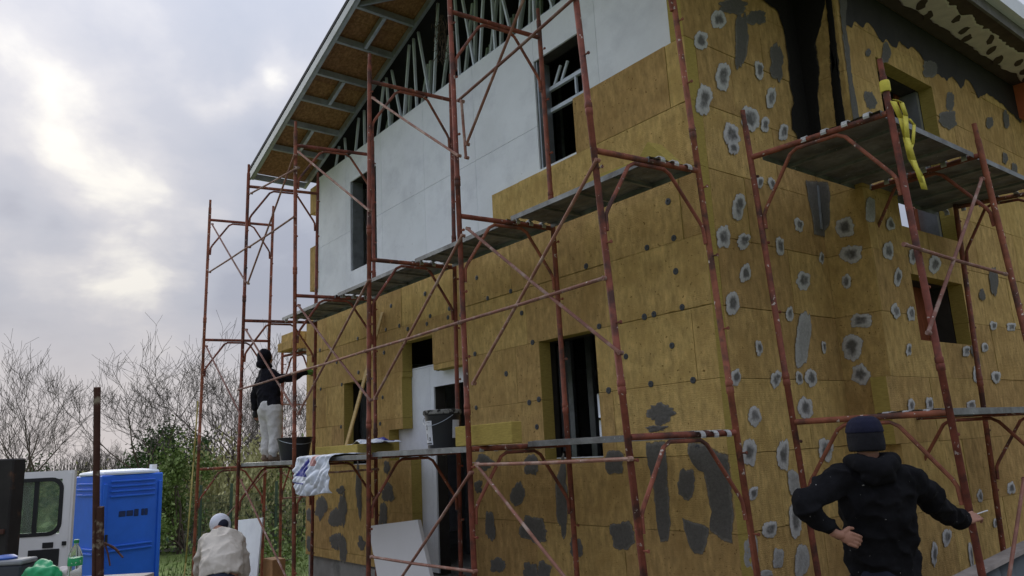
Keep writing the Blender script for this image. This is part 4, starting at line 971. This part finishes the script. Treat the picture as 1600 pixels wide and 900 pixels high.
for h, k, f in zip((hipl, hipr), knees, feet): chain(mb, [(hp_+UP*.02, .15), (h, .112), (k, .085), (f+UP*.14, .07), (f+UP*.08, .068)])
flesh(mb, 'trousers', m_navy, .011, man, 6, .02)
for k, h in ((-1, hipl), (1, hipr)):
    mb = MB()
    mb.obox(h+rg*(k*.094)-fw_*.035-UP*.12, UP, fw_, rg, .16, .012, .004); mb.build('side_stripe', m_white, man, smooth=False)
for f in feet:
    mb = MB(); ell(mb, f+UP*.055+fw_*.06, (rg, fw_, UP), (.05, .14, .055)); ell(mb, f+UP*.09, (rg, fw_, UP), (.052, .06, .06)); flesh(mb, 'boot', m_boot, .01, man, 3)
ca, cb = D(1527, 803, 5.05), D(1545, 797, 5.02)
o = MB().tube([ca, ca.lerp(cb, .93)], .0042, 8).build('cigarette', m_white); tag(o, 'white cigarette between the fingers of the man in the beanie', 'cigarette')
# smears of dried mortar on the hoodie back
# --- man on the deck, facing the wall
ym = -.78
def V(px, py, dy=0): return U(px, py, y=ym+dy)
zf = lev(-7.6)[0]+.038
hd = V(416, 560); neck = V(414, 580); ch = V(418, 600); wa = V(420, 626); hp_ = V(422, 641)
fx = (rg*.62+fw_*.78).normalized(); sx = (rg*.78-fw_*.62).normalized()
shf, shn = ch+UP*.07-sx*.17, ch+UP*.07+sx*.17
mb = MB(); head(mb, hd, UP, fx, 1.02); chain(mb, [(hd-UP*.06, .056), (neck, .06), (ch, .1)])
loft(mb, [(neck, .07, .06), (ch+UP*.09, .165, .10), (ch, .18, .11), (wa, .15, .095), (hp_, .165, .11), (hp_-UP*.1, .16, .11)], sx)
wrf = V(478, 581, .52); elf = shn.lerp(wrf, .5)-UP*.05
ehn, whn = shf-UP*.28-fx*.06-sx*.05, shf-UP*.53-sx*.04
whn = V(399, 641, -.02); ehn = V(398, 618, -.05)
chain(mb, [(shn, .06), (elf, .045), (wrf, .028)]); chain(mb, [(shf, .06), (ehn, .045), (whn, .028)])
hand(mb, wrf, (V(489, 584, .66)-wrf), -UP*.4+fx*.6, sx, .19, .4); hand(mb, whn, -UP+fx*.1, fx*.2+sx, fx, .19, .45)
hl = [hp_-sx*.1, hp_+sx*.1]
feet = [Vector((hl[0].x, hl[0].y, zf))-sx*.02+fx*.02, Vector((hl[1].x, hl[1].y, zf))+sx*.03-fx*.02]
kn = [hl[i].lerp(feet[i], .5)+fx*.03 for i in (0, 1)]
for i in (0, 1): chain(mb, [(hl[i], .085), (kn[i], .056), (feet[i]+UP*.09, .042)]); chain(mb, [(feet[i]+UP*.05, .045), (feet[i]+UP*.035+fx*.14, .035)])
m2 = flesh(mb, 'person', m_skin, .008, smooth=3); tag(m2, 'person in black hood and grey sweatpants working on the lower deck', 'person')
mb = MB(); loft(mb, [(neck, .10, .09), (ch+UP*.09, .20, .13), (ch, .225, .15), (wa, .21, .14), (hp_+UP*.02, .21, .145), (hp_-UP*.02, .20, .14)], sx)
chain(mb, [(shn-sx*.02, .085), (shn.lerp(elf, .6), .07), (elf, .064), (elf.lerp(wrf, .9), .05)]); chain(mb, [(shf+sx*.02, .085), (shf.lerp(ehn, .6), .07), (ehn, .064), (ehn.lerp(whn, .9), .052)])
flesh(mb, 'hoodie', m_hoodie2, .012, m2, 6, .03)
mb = MB(); ell(mb, hd-fx*.035+UP*.025, (sx, fx, UP), (.108, .112, .13), 3); ell(mb, hd-fx*.07-UP*.09, (sx, fx, UP), (.10, .09, .08)); ell(mb, hd-fx*.0-UP*.12, (sx, fx, UP), (.10, .10, .06))
flesh(mb, 'hood', m_hoodie2, .012, m2, 5, .015)
mb = MB()
for i in (0, 1): chain(mb, [(hp_+UP*.04, .165), (hp_, .17), (hl[i], .13), (hl[i].lerp(kn[i], .5), .11), (kn[i], .095), (kn[i].lerp(feet[i], .5), .09), (feet[i]+UP*.15, .076), (feet[i]+UP*.11, .062)])
flesh(mb, 'sweatpants', m_sweat, .012, m2, 6, .018)
for f in feet:
    mb = MB(); ell(mb, f+UP*.055+fx*.05, (sx, fx, UP), (.052, .14, .058)); ell(mb, f+UP*.1, (sx, fx, UP), (.055, .065, .07)); flesh(mb, 'boot', m_boot, .012, m2, 3)
mb = MB(); hand(mb, wrf, (V(489, 584, .66)-wrf), -UP*.4+fx*.6, sx, .215, .35); chain(mb, [(wrf-(wrf-elf).normalized()*.06, .045), (wrf, .04)]); ell(mb, wrf+fx*.07, (sx, fx, UP), (.055, .07, .05)); flesh(mb, 'work_glove', m_green, .007, m2, 2)
mb = MB(); hand(mb, whn, -UP+fx*.1, fx*.2+sx, fx, .21, .4); chain(mb, [(whn+UP*.04, .042), (whn, .04)]); ell(mb, whn-UP*.06, (sx, fx, UP), (.04, .055, .065)); flesh(mb, 'work_glove', m_black, .007, m2, 2)
# --- man bending, cream sweater
d_ = 7.35
hp_ = D(345, 915, d_-.22); wa = D(345, 885, d_-.12); ch = D(346, 848, d_+.18); neck = D(345, 832, d_+.32); hd = D(344, 823, d_+.44)
shl, shr = D(320, 846, d_+.24), D(373, 846, d_+.24); el_, er_ = D(313, 893, d_+.25), D(381, 893, d_+.25)
wl_, wr_ = D(322, 935, d_+.5), D(372, 935, d_+.5)
gz = ground(hp_.x)
sd = rg; bf = fw_
mb = MB(); head(mb, hd, (UP*.55+bf*.8).normalized(), (bf*.6-UP*.8).normalized(), 1.0); chain(mb, [(hd-bf*.05, .056), (neck, .06), (ch, .1)])
loft(mb, [(neck, .07, .06), (ch, .175, .11), (wa, .155, .10), (hp_, .165, .12), (hp_-UP*.08, .16, .12)], sd)
chain(mb, [(shl, .06), (el_, .045), (wl_, .028)]); chain(mb, [(shr, .06), (er_, .045), (wr_, .028)])
for w_, e_ in ((wl_, el_), (wr_, er_)): hand(mb, w_, (w_-e_), bf, sd, .185, .6)
ft = [Vector((hp_.x, hp_.y, gz))-sd*.14+bf*.05, Vector((hp_.x, hp_.y, gz))+sd*.14+bf*.05]
kn = [hp_.lerp(ft[0], .5)-sd*.05+bf*.08, hp_.lerp(ft[1], .5)+sd*.05+bf*.08]
for i in (0, 1): chain(mb, [(hp_+sd*(-.09 if i == 0 else .09), .09), (kn[i], .056), (ft[i]+UP*.09, .042)]); chain(mb, [(ft[i]+UP*.05, .045), (ft[i]+UP*.035+bf*.14, .035)])
m3 = flesh(mb, 'person', m_skin, .008, smooth=3); tag(m3, 'person in cream sweater and pale cap bending forward in front of scaffold', 'person')
mb = MB(); loft(mb, [(neck+UP*.0-bf*.02, .085, .08), (neck.lerp(ch, .5), .15, .12), (ch, .185, .14), (ch.lerp(wa, .5), .195, .145), (wa, .195, .145), (wa.lerp(hp_, .6), .19, .145)], sd)
chain(mb, [(shl+sd*.03, .085), (shl.lerp(el_, .5), .075), (el_, .066), (el_.lerp(wl_, .9), .05)]); chain(mb, [(shr-sd*.03, .085), (shr.lerp(er_, .5), .075), (er_, .066), (er_.lerp(wr_, .9), .05)])
flesh(mb, 'sweater', m_cream, .010, m3, 5, .034, tex2)
mb = MB()
for i in (0, 1): chain(mb, [(hp_+UP*.0, .165), (hp_.lerp(kn[i], .5), .115), (kn[i], .09), (ft[i]+UP*.1, .075)])
flesh(mb, 'trousers', m_navy, .012, m3, 5, .02)
cu = (UP*.75+bf*.5).normalized(); cf = cu.cross(sd).normalized()*-1
if cf.dot(bf) < 0: cf = -cf
mb = MB(); ell(mb, hd+UP*.025, (sd, cf, cu), (.102, .122, .105), 3); hat = flesh(mb, 'cap', m_cap, .008, m3, 2)
mb = MB(); ell(mb, hd+UP*.012+cf*.14-cu*.02, (sd, cf, cu), (.08, .09, .012)); flesh(mb, 'cap_brim', m_cap, .007, m3, 1)
mb = MB(); ell(mb, hd+UP*.02-bf*.06+sd*.045+UP*.005, (sd, cf, cu), (.062, .062, .06)); flesh(mb, 'cap_back', m_navy, .007, m3, 2)
for f in ft:
    mb = MB(); ell(mb, f+UP*.055+bf*.05, (sd, bf, UP), (.052, .14, .058)); flesh(mb, 'boot', m_boot, .012, m3, 3)

# ------------------------------------------------------------------ left: toilet, van, table things, post
def rotbox(c, ux, uy, hx, hy, z0, z1): return MB().obox(Vector((c.x, c.y, (z0+z1)/2)), ux, uy, UP, hx, hy, (z1-z0)/2)
dp = 13.6; g = -.65
lv = ray(160, 740); lv.z = 0; lv.normalize(); lr = Vector((lv.y, -lv.x, 0)); lr = lr if lr.dot(rg) > 0 else -lr
fl = CAM+lv*16.2; fl.z = 0; Wf = 1.15
uxx = lr*math.cos(R(24))+lv*math.sin(R(24)); fr = fl+uxx*Wf; uyy = Vector((-uxx.y, uxx.x, 0))
if uyy.dot(lv) < 0: uyy = -uyy
Wd = 1.15
cc = (fl+fr)/2+uyy*(Wd/2); cc.z = g
wc = thing('portable_toilet', 'blue plastic portable toilet cabin with white roof', 'portable toilet', (cc.x, cc.y, g))
zt = 1.45
rotbox(cc, uxx, uyy, Wf/2, Wd/2, g+.12, zt).build('cabin', m_blue, wc, smooth=False, bevel=.02)
rotbox(cc, uxx, uyy, Wf/2+.03, Wd/2+.03, g, g+.12).build('base', m_black, wc, smooth=False)
rv = []
for (a, b, h) in ((1.01, 1.01, 0), (1.02, 1.02, .03), (.98, .98, .06), (.55, .6, .095), (0.01, .01, .10)):
    for k in range(24):
        t = 2*math.pi*k/24; ca, sa = math.cos(t), math.sin(t); q = 1/(abs(ca)**6+abs(sa)**6)**(1/6)
        rv.append(Vector((cc.x, cc.y, zt+.0+h))+uxx*(ca*q*a*Wf/2)+uyy*(sa*q*b*Wd/2))
rmb = MB().add(rv, [(i*24+j, i*24+(j+1) % 24, (i+1)*24+(j+1) % 24, (i+1)*24+j) for i in range(4) for j in range(24)]+[tuple(range(96, 120))])
rmb.build('roof', mat('pale_blue_roof', (.60, .66, .76), .5, var=.06), wc)
rotbox(cc+uxx*(Wf*.42)-uyy*(Wd*.3), uxx, uyy, .05, .05, zt+.04, zt+.16).build('vent_pipe', m_white, wc, smooth=False)
fc = (fl+fr)/2; lc = cc-uxx*(Wf/2)
def face_rib(u, z, L, h, dep, m=m_blue, name='rib'):
    c = fc+uxx*u-uyy*dep*.5; c = Vector((c.x, c.y, z)); MB().obox(c, uxx, uyy, UP, L/2, dep/2+.002, h/2).build(name, m, wc, smooth=False, bevel=.008)
for z in (1.33, 1.24, 1.15, 1.06): face_rib(0, z, Wf*.72, .035, .03)
for z in (.02, -.08, -.02+.0): pass
for z in (.18, .10, -.42, -.5): face_rib(-.02, z, Wf*.72, .035, .03)
for s in (-1, 1): face_rib(s*(Wf/2-.06), .35, .07, 1.9, .035, name='corner_post')
for z in (1.30, 1.20, 1.10, .14, .06, -.44):
    c = lc-uxx*.012; MB().obox(Vector((c.x, c.y, z)), uyy, uxx, UP, Wd*.34, .018, .018).build('rib', m_blue, wc, smooth=False, bevel=.006)
for k, (u, w, h) in enumerate(((-.2, .12, .10), (-.06, .12, .10), (.06, .08, .13), (.18, .05, .12), (.245, .06, .12))): face_rib(u+.02, .74, w, h, .004, m_bluedark, 'sticker')
rotbox(fc-uxx*(Wf*.4)-uyy*.02, uxx, uyy, .02, .03, .2, .4).build('door_handle', m_black, wc, smooth=False)
# rusty post with clamped angle iron and rebar hooks
pt = D(152, 605, 5.2); pbm = D(149, 900, 5.2); axis = (pt-pbm).normalized(); pg = pbm-axis*((pbm.z-ground(-2))/axis.z)
ps = thing('rusty_post', 'rusty steel post standing in front of the blue toilet', 'post', pg)
MB().tube([pg, pt], .022, 12).build('pole', m_postrust, ps)
q0, q1 = D(157, 792, 5.18), D(156, 930, 5.18)
MB().bar(q0, q1, .035, .035, FWD).build('angle_iron', m_postrust, ps, smooth=False)
s0 = D(163, 848, 5.15)
for e in ((192, 871), (172, 884), (186, 862)): MB().tube([s0, D(lerp(163, e[0], .6), lerp(848, e[1], .45), 5.13), D(*e, 5.1)], .006, 6).build('hook', m_postrust, ps)
# work table with clutter
tz = .70; tcn = D(75, 925, 5.9); tcn.z = tz
tbl = thing('work_table', 'low board table edge carrying bags and a bottle in the lower left', 'table', (tcn.x, tcn.y, ground(tcn.x)))
MB().obox(Vector((tcn.x, tcn.y, tz-.02)), rg, fw_, UP, .62, .42, .02).build('table_top', m_greywood, tbl, smooth=False, bevel=.004)
for i in (-1, 1):
    for j in (-1, 1):
        p = tcn+rg*(.55*i)+fw_*(.36*j); MB().box(p.x-.03, p.x+.03, p.y-.03, p.y+.03, ground(p.x), tz-.041).build('leg', m_greywood, tbl, smooth=False)
def onT(px, off=0): 
    p = D(px, 900, 5.9+off); return Vector((p.x, p.y, tz+.001))
b0 = onT(116, -.1); bt = thing('water_bottle', 'clear plastic bottle with green cap and green label on the table', 'bottle', b0)
MB().lathe(b0, [(.042, 0), (.051, .008), (.051, .10), (.047, .13), (.051, .16), (.051, .20), (.047, .23), (.030, .275), (.0155, .30), (.0155, .315)], 24).build('body', m_pet, bt)
MB().lathe(b0, [(.0512, .150), (.0522, .152), (.0522, .205), (.0512, .207)], 24).build('paper_label', mat('green_label', (.03, .32, .12), .5, var=.3, vscale=20, spots=(.75, .82, .75), sscale=60, spos=(.6, .63)), bt)
MB().lathe(b0+Vector((0, 0, .312)), [(.019, 0), (.019, .024), (.016, .026)], 16).build('cap', mat('green_cap', (.02, .22, .08), .4), bt)
def lump(c, rad, m, seed, name, label, cat, fold=.06):
    mb = MB(); ell(mb, Vector(c)+UP*rad[2]*.75, (rg, fw_, UP), rad, 4)
    o = mb.build(name, m); bm = bmesh.new(); bm.from_mesh(o.data); cc_ = Vector(c)
    for v in bm.verts:
        n = mnoise.noise(v.co*9+Vector((seed, 0, 0)))*.6+mnoise.noise(v.co*22+Vector((0, seed, 0)))*.4
        v.co += v.normal*n*fold
        if v.co.z < c[2]+.002: v.co.z = c[2]+.002
    bm.to_mesh(o.data); bm.free()
    return tag(o, label, cat)
lump(onT(68, -.15), (.13, .10, .115), m_greenbag, 3, 'plastic_bag', 'crumpled bright green plastic bag beside the bottle', 'bag', .07)
lump(onT(97, .05), (.10, .09, .07), mat('pinkish_paper', (.62, .55, .55), .8), 8, 'paper_bag', 'pale crumpled paper bag behind the green bag', 'bag', .04)
tbx = onT(18, .02); o = thing('tool_case', 'black and grey tool case at the lower left edge', 'tool case', tbx)
MB().obox(tbx+UP*.085, rg, fw_, UP, .13, .1, .085).build('body', mat('case_black', (.04, .045, .055), .5), o, smooth=False, bevel=.015)
MB().obox(tbx+UP*.19, rg, fw_, UP, .135, .105, .018).build('lid', mat('case_grey', (.22, .23, .25), .5), o, smooth=False, bevel=.01)
mb = MB().lathe(tbx+UP*.2095-rg*.05, [(.075, 0), (.078, .012), (.05, .03), (.03, .032)], 24); o = mb.build('tape_roll', mat('blue_bowl', (.03, .10, .40), .4, spots=(.3, .5, .7), sscale=12)); tag(o, 'round blue lid lying on the grey tool case', 'lid')
# sooty bin leaning behind
bz = D(-5, 880, 6.7); bb = D(-8, 780, 6.7)
o = thing('sooty_panel', 'black sooty metal box standing at the far left edge', 'metal box', (bz.x, bz.y, ground(bz.x)))
zt = D(20, 716, 6.7).z; w2 = (D(38, 760, 6.7)-D(-60, 760, 6.7)).length/2; cx = D(-20, 760, 6.8)
MB().obox(Vector((cx.x, cx.y, (zt+ground(bz.x))/2)), rg, fw_, UP, w2, .09, (zt-ground(bz.x))/2).build('body', m_sooty, o, smooth=False, bevel=.012)
MB().obox(Vector((cx.x, cx.y, zt-.62))-fw_*.1, rg, fw_, UP, w2*.9, .012, .02).build('rim', m_postrust, o, smooth=False)
# van with its far rear door open
g = -.55; dv = 8.6
hx = D(6, 800, dv); hx.z = g
vn = thing('van', 'white van with its rear door open beside the blue toilet', 'van', (hx.x, hx.y, g))
L = -rg; Wv = 1.9; near = -fw_
top = 1.60
prof = [(0, .35), (0, top-g-.05), (.12, top-g), (3.0, top-g), (3.9, top-g-.75), (4.7, top-g-1.0), (4.8, .4)]
def vp(a, h, w): return hx+L*a+near*w+UP*h
vb = MB(); n = len(prof)
vs = [vp(a, h, .02) for a, h in prof]+[vp(a, h, Wv) for a, h in prof]
vb.add(vs, [tuple(range(n))[::-1], tuple(range(n, 2*n))]+[(i, (i+1) % n, n+(i+1) % n, n+i) for i in range(n)]); vb.build('body', m_white, vn, smooth=False, bevel=.03)
for a in (.85, 3.85):
    for w in (.1, Wv-.1):
        o = MB().lathe(vp(a, .33, w)-near*.1, [(.2, 0), (.31, .01), (.33, .04), (.33, .16), (.31, .19), (.2, .2)], 24, near).build('wheel', m_black, vn); MB().lathe(vp(a, .33, w)-near*.108, [(.19, 0), (.19, .216), (.05, .22)], 20, near).build('rim', m_steel, o)
for w in (.12, Wv-.12): MB().obox(vp(-.012, 1.0, w), L, near, UP, .012, .06, .2).build('tail_light', mat('tail_red', (.4, .02, .02), .3), vn, smooth=False)
for (a, b) in ((.9, 2.2), (2.4, 3.3)): MB().obox(vp((a+b)/2, 1.6, Wv+.004), L, near, UP, (b-a)/2, .004, .22).build('side_window', m_black, vn, smooth=False, bevel=.002)
# the open door: its inner face to the camera
da = D(8, 735, dv); db_ = D(117, 735, dv+.12); du = (db_-da); du.z = 0; DW = du.length; du.normalize(); dnv = Vector((-du.y, du.x, 0))
if dnv.dot(fw_) < 0: dnv = -dnv
d0_ = Vector((da.x, da.y, 0))
def dp3(u, z, t=0): return d0_+du*u+UP*z+dnv*t
def pix(px, py): p = D(px, py, dv+.06); return ((p-d0_).dot(du), p.z)
wu0, wz1 = pix(20, 752); wu1, wz0 = pix(98, 832); dz0, dz1 = g+.42, D(80, 736, dv+.08).z
holes = [(wu0, wu1, wz0, wz1)]
dm = MB()
for a, b, c, d in cells(0, DW, dz0, dz1, holes): dm.obox(dp3((a+b)/2, (c+d)/2, .035), du, dnv, UP, (b-a)/2, .035, (d-c)/2)
door = dm.build('rear_door', m_white, vn, smooth=False)
gl = MB().obox(dp3((wu0+wu1)/2, (wz0+wz1)/2, .045), du, dnv, UP, (wu1-wu0)/2-.002, .004, (wz1-wz0)/2-.002); gl.build('door_window', m_glass, door, smooth=False)
sm = MB()
def rrect(u0, u1, z0, z1, r, k=6):
    p = []
    for cx, cz, a0 in ((u1-r, z1-r, 0), (u0+r, z1-r, 90), (u0+r, z0+r, 180), (u1-r, z0+r, 270)):
        for i in range(k+1): a = R(a0+90*i/k); p.append((cx+r*math.cos(a), cz+r*math.sin(a)))
    return p
A = [dp3(u, z, -.006) for u, z in rrect(wu0-.02, wu1+.02, wz0-.02, wz1+.02, .13)]; B = [dp3(u, z, -.006) for u, z in rrect(wu0+.022, wu1-.022, wz0+.022, wz1-.022, .10)]
n = len(A); A2 = [p+dnv*.03 for p in A]; B2 = [p+dnv*.03 for p in B]
sm.add(A+B+A2+B2, [f for i in range(n) for f in ((i, (i+1) % n, n+(i+1) % n, n+i), (i, 2*n+i, 2*n+(i+1) % n, (i+1) % n), (n+i, n+(i+1) % n, 3*n+(i+1) % n, 3*n+i))])
sm.build('window_seal', m_black, door)
cor = MB()
um = pix(60, 800)[0]
MB().obox(dp3(um, (wz0+wz1)/2, .02), du, dnv, UP, .022, .012, (wz1-wz0)/2-.003).build('window_bar', m_black, door, smooth=False)
u0, z0 = pix(75, 850); MB().obox(dp3(u0+.06, z0, -.004), du, dnv, UP, .055, .008, .03).build('pull_recess', m_black, door, smooth=False, bevel=.003)
u0, z0 = pix(107, 847); MB().obox(dp3(u0, z0, -.004), du, dnv, UP, .022, .012, .022).build('latch', m_black, door, smooth=False)
ua, zb = pix(56, 857); ub, za = pix(101, 890); MB().obox(dp3((ua+ub)/2, zb-.4, -.005), du, dnv, UP, (ub-ua)/2, .006, .4).build('trim_panel', m_black, door, smooth=False, bevel=.004)
MB().bar(dp3(DW-.04, dz0+.02, -.003), dp3(DW-.04, dz1-.03, -.003), .03, .008, dnv).build('edge_flange', m_white, door, smooth=False)

# ------------------------------------------------------------------ background: fence, boards, shrubs, trees
def gpt(px, depth):
    p = D(px, 760, depth); return Vector((p.x, p.y, ground(p.x, p.y)))
pile = random.Random(4)
for i in range(13):
    p = gpt(268+pile.uniform(-16, 26), 21+pile.uniform(-.6, .6)); a = pile.uniform(-.4, .4)+.9; L = pile.uniform(.8, 1.9)
    d = Vector((math.cos(a), math.sin(a), pile.uniform(-.06, .1))); z = .04+.075*(i % 7)
    o = MB().bar(p+UP*z-d*L/2, p+UP*z+d*L/2, pile.uniform(.12, .28), .035).build('scrap_plank', m_greywood, smooth=False)
    tag(o, 'weathered plank lying in the scrap heap on the grass behind the toilet', 'plank', 'planks in the scrap heap')
p = gpt(276, 20.5); o = MB().bar(p+Vector((0, -.5, .45)), p+Vector((.2, .7, .95)), .16, .03).build('scrap_plank', m_greywood, smooth=False); tag(o, 'pale plank sticking up out of the scrap heap on the grass', 'plank', 'planks in the scrap heap')
# picket fence and mesh fence far behind
pf = thing('picket_fence', 'pale picket fence far behind the toilet', 'fence', gpt(300, 33))
a, b = gpt(205, 33), gpt(480, 33)
for i in range(90):
    p = a.lerp(b, i/90); MB().box(p.x-.02, p.x+.02, p.y-.035, p.y+.035, p.z, p.z+1.35).build('picket', m_greywood, pf, smooth=False)
for h in (.35, 1.05): MB().bar(a+UP*h+Vector((.035, 0, 0)), b+UP*h+Vector((.035, 0, 0)), .03, .06).build('rail', m_greywood, pf, smooth=False)
wfn = thing('wire_fence', 'thin green wire mesh fence in front of the shrubs', 'fence', gpt(400, 17.5))
a, b = gpt(292, 17.5), gpt(492, 17.5)
wm = MB()
for i in range(90): p = a.lerp(b, i/89); wm.tube([p, p+UP*1.5], .004, 4)
for j in range(10): wm.tube([a+UP*(.1+j*.155), b+UP*(.1+j*.155)], .004, 4)
tag(wm.build('wire_mesh', mat('green_wire', (.05, .08, .05), .6), wfn), kind='stuff')
for t in (.11, .35, .7, .98): p = a.lerp(b, t); MB().tube([p, p+UP*1.75], .035, 8).build('fence_post', mat('green_wire', (.05, .08, .05), .6), wfn)
def branchy(root, rng, L, r, levels, spread, twig, trunk, up=.35, kids=(3, 4), first=True, d=None, crown_at=1, gnarl=.2):
    def rec(p, d, L, r, lv):
        k = 4; pts = [p]; rs = [r]; q = p.copy(); dd = d.copy()
        for i in range(k):
            dd = (dd+Vector((rng.gauss(0, gnarl), rng.gauss(0, gnarl), rng.gauss(0, gnarl)+up*.16))).normalized(); q = q+dd*(L/k); pts.append(q.copy()); rs.append(max(.0045, r*(1-.55*(i+1)/k)))
        (trunk if lv <= crown_at else twig).tube(pts, rs, 6 if lv <= 1 else (4 if lv < 4 else 3), caps=lv <= 1)
        if lv >= levels: return
        for j in range(rng.randint(*kids)+(1 if lv == 1 else 0)):
            t = rng.uniform(.35, 1) if j else 1.0; s = min(k-1, int(t*k)); b = pts[s].lerp(pts[s+1], t*k-s) if s < k else pts[-1]
            ax = Vector((rng.gauss(0, 1), rng.gauss(0, 1), rng.gauss(0, .5))); ax = (ax-dd*ax.dot(dd)).normalized()
            a = rng.uniform(.35, spread); nd = (dd*math.cos(a)+ax*math.sin(a)+Vector((0, 0, up*.25))).normalized()
            rec(b, nd, L*rng.uniform(.55, .82), max(.005, rs[s]*.64), lv+1)
    rec(root, d or UP, L, r, 0)
def bare_tree(px, depth, H, seed, label, stems=3, spread=.95, lean=.35):
    p = gpt(px, depth); t = thing('bare_tree', label, 'tree', p, 'leafless trees beyond the plot'); rng = random.Random(seed); tw, tk = MB(), MB()
    for s in range(stems):
        a = 6.28*s/stems+rng.uniform(-.5, .5); l = lean*rng.uniform(.6, 1.3)
        branchy(p-UP*.05, rng, H*.36, .08, 5, spread, tw, tk, kids=(3, 3), gnarl=.085, up=.42, d=Vector((math.cos(a)*l, math.sin(a)*l, 1)).normalized())
    tk.build('trunk', m_bark, t, fix=False); tw.build('crown', m_twig, t, fix=False)
bare_tree(48, 25, 6.4, 21, 'leafless tree above the van door at the far left', 3, .9, .3)
bare_tree(285, 24, 7.0, 22, 'tall leafless tree right of the toilet, spreading behind scaffold poles', 4, 1.0, .55)
bare_tree(395, 22, 6.6, 25, 'leafless tree behind the man standing on the deck', 3, 1.0, .45)
bare_tree(120, 34, 4.2, 27, 'low leafless tree between the van and the toilet in the distance', 3, 1.0, .6)
bare_tree(200, 38, 4.2, 31, 'faint leafless tree far behind the blue toilet', 3, 1.0, .6)
bare_tree(-20, 30, 6.4, 35, 'leafless tree cut off by the left picture edge', 3, 1.0, .4)
bare_tree(455, 24, 5.5, 37, 'low leafless tree just left of the house end', 3, 1.0, .5)
def leafy(px, depth, H, Wd, n, m, seed, label, base=0., name='leafy_shrub', ls=.05, cat='shrub', grp='green shrubs beyond the plot', vert=0):
    p = gpt(px, depth); t = thing(name, label, cat, p, grp); rng = random.Random(seed); tk, lf = MB(), MB()
    cl = []
    for s in range(14):
        a = rng.uniform(0, 6.28); rad = Wd/2*rng.uniform(.1, 1)**.7; c = p+Vector((math.cos(a)*rad, math.sin(a)*rad, base+H*rng.uniform(.15, .95)*(1-.35*(rad/(Wd/2))**2)))
        cl.append((c, Wd*rng.uniform(.12, .24), rng.uniform(.4, 1)))
        tk.tube([p+Vector((rng.gauss(0, .06), rng.gauss(0, .06), -.05)), p.lerp(c, .5)+Vector((rng.gauss(0, .1), rng.gauss(0, .1), .1)), c], [.03, .02, .008], 5)
    for i in range(n):
        c, r, w = rng.choice(cl); q = c+Vector((rng.gauss(0, r*.62), rng.gauss(0, r*.62), rng.gauss(0, r*.62)*(1.9 if vert else 1)))
        if q.z < p.z: continue
        u = Vector((rng.gauss(0, 1), rng.gauss(0, 1), rng.gauss(0, 1)+vert*3)).normalized(); w_ = u.orthogonal().normalized(); s = ls*rng.uniform(.6, 1.4)
        lf.add([q-u*s, q+w_*s*.45, q+u*s, q-w_*s*.45], [(0, 1, 2, 3)])
    tk.build('trunk', m_bark, t, fix=False); lf.build('crown', m, t, fix=False, smooth=False)
leafy(292, 20, 3.2, 2.0, 5200, m_leaf, 41, 'bright green shrub right of the toilet behind the left scaffold poles', ls=.055)
leafy(268, 26, 4.0, 2.6, 8000, m_fir, 42, 'dark green shrub standing behind the toilet roof', ls=.06)
leafy(330, 21.5, 2.2, 2.4, 2600, m_leaf2, 43, 'olive green shrub above the man in the cream sweater', vert=1, ls=.06)
leafy(372, 21, 2.3, 2.4, 2600, m_leaf2, 44, 'olive green shrub under the feet of the man on the deck', vert=1, ls=.06)
leafy(415, 20.5, 2.4, 2.2, 2600, m_leaf2, 45, 'olive green shrub left of the hanging plastic sack', vert=1, ls=.06)
leafy(462, 21, 2.4, 2.2, 3400, m_leaf, 46, 'green shrub close to the left end of the house', ls=.05)
leafy(35, 30, 2.6, 3.0, 2600, m_fir, 47, 'dark green bush at the foot of the far left tree', ls=.07)
leafy(120, 31, 2.3, 2.6, 2600, m_leaf2, 48, 'dull green bush showing between van door and toilet', ls=.07)
leafy(390, 15.5, .5, 2.6, 1800, m_leaf, 49, 'low green weeds growing along the wire fence', ls=.05)
wood = MB(); rng = random.Random(77)
for i in range(2600):
    px = rng.uniform(-80, 520); dpt = rng.uniform(45, 75); p = gpt(px, dpt); h = rng.uniform(.6, 3.4)
    q = p+Vector((rng.gauss(0, .4), rng.gauss(0, .4), h)); wood.tube([p, p.lerp(q, .5)+Vector((rng.gauss(0, .2), rng.gauss(0, .2), 0)), q], [.04, .03, .012], 3, caps=False)
tag(wood.build('far_thicket', m_twig, fix=False), 'low brown thicket along the horizon behind the trees', 'thicket', kind='stuff')
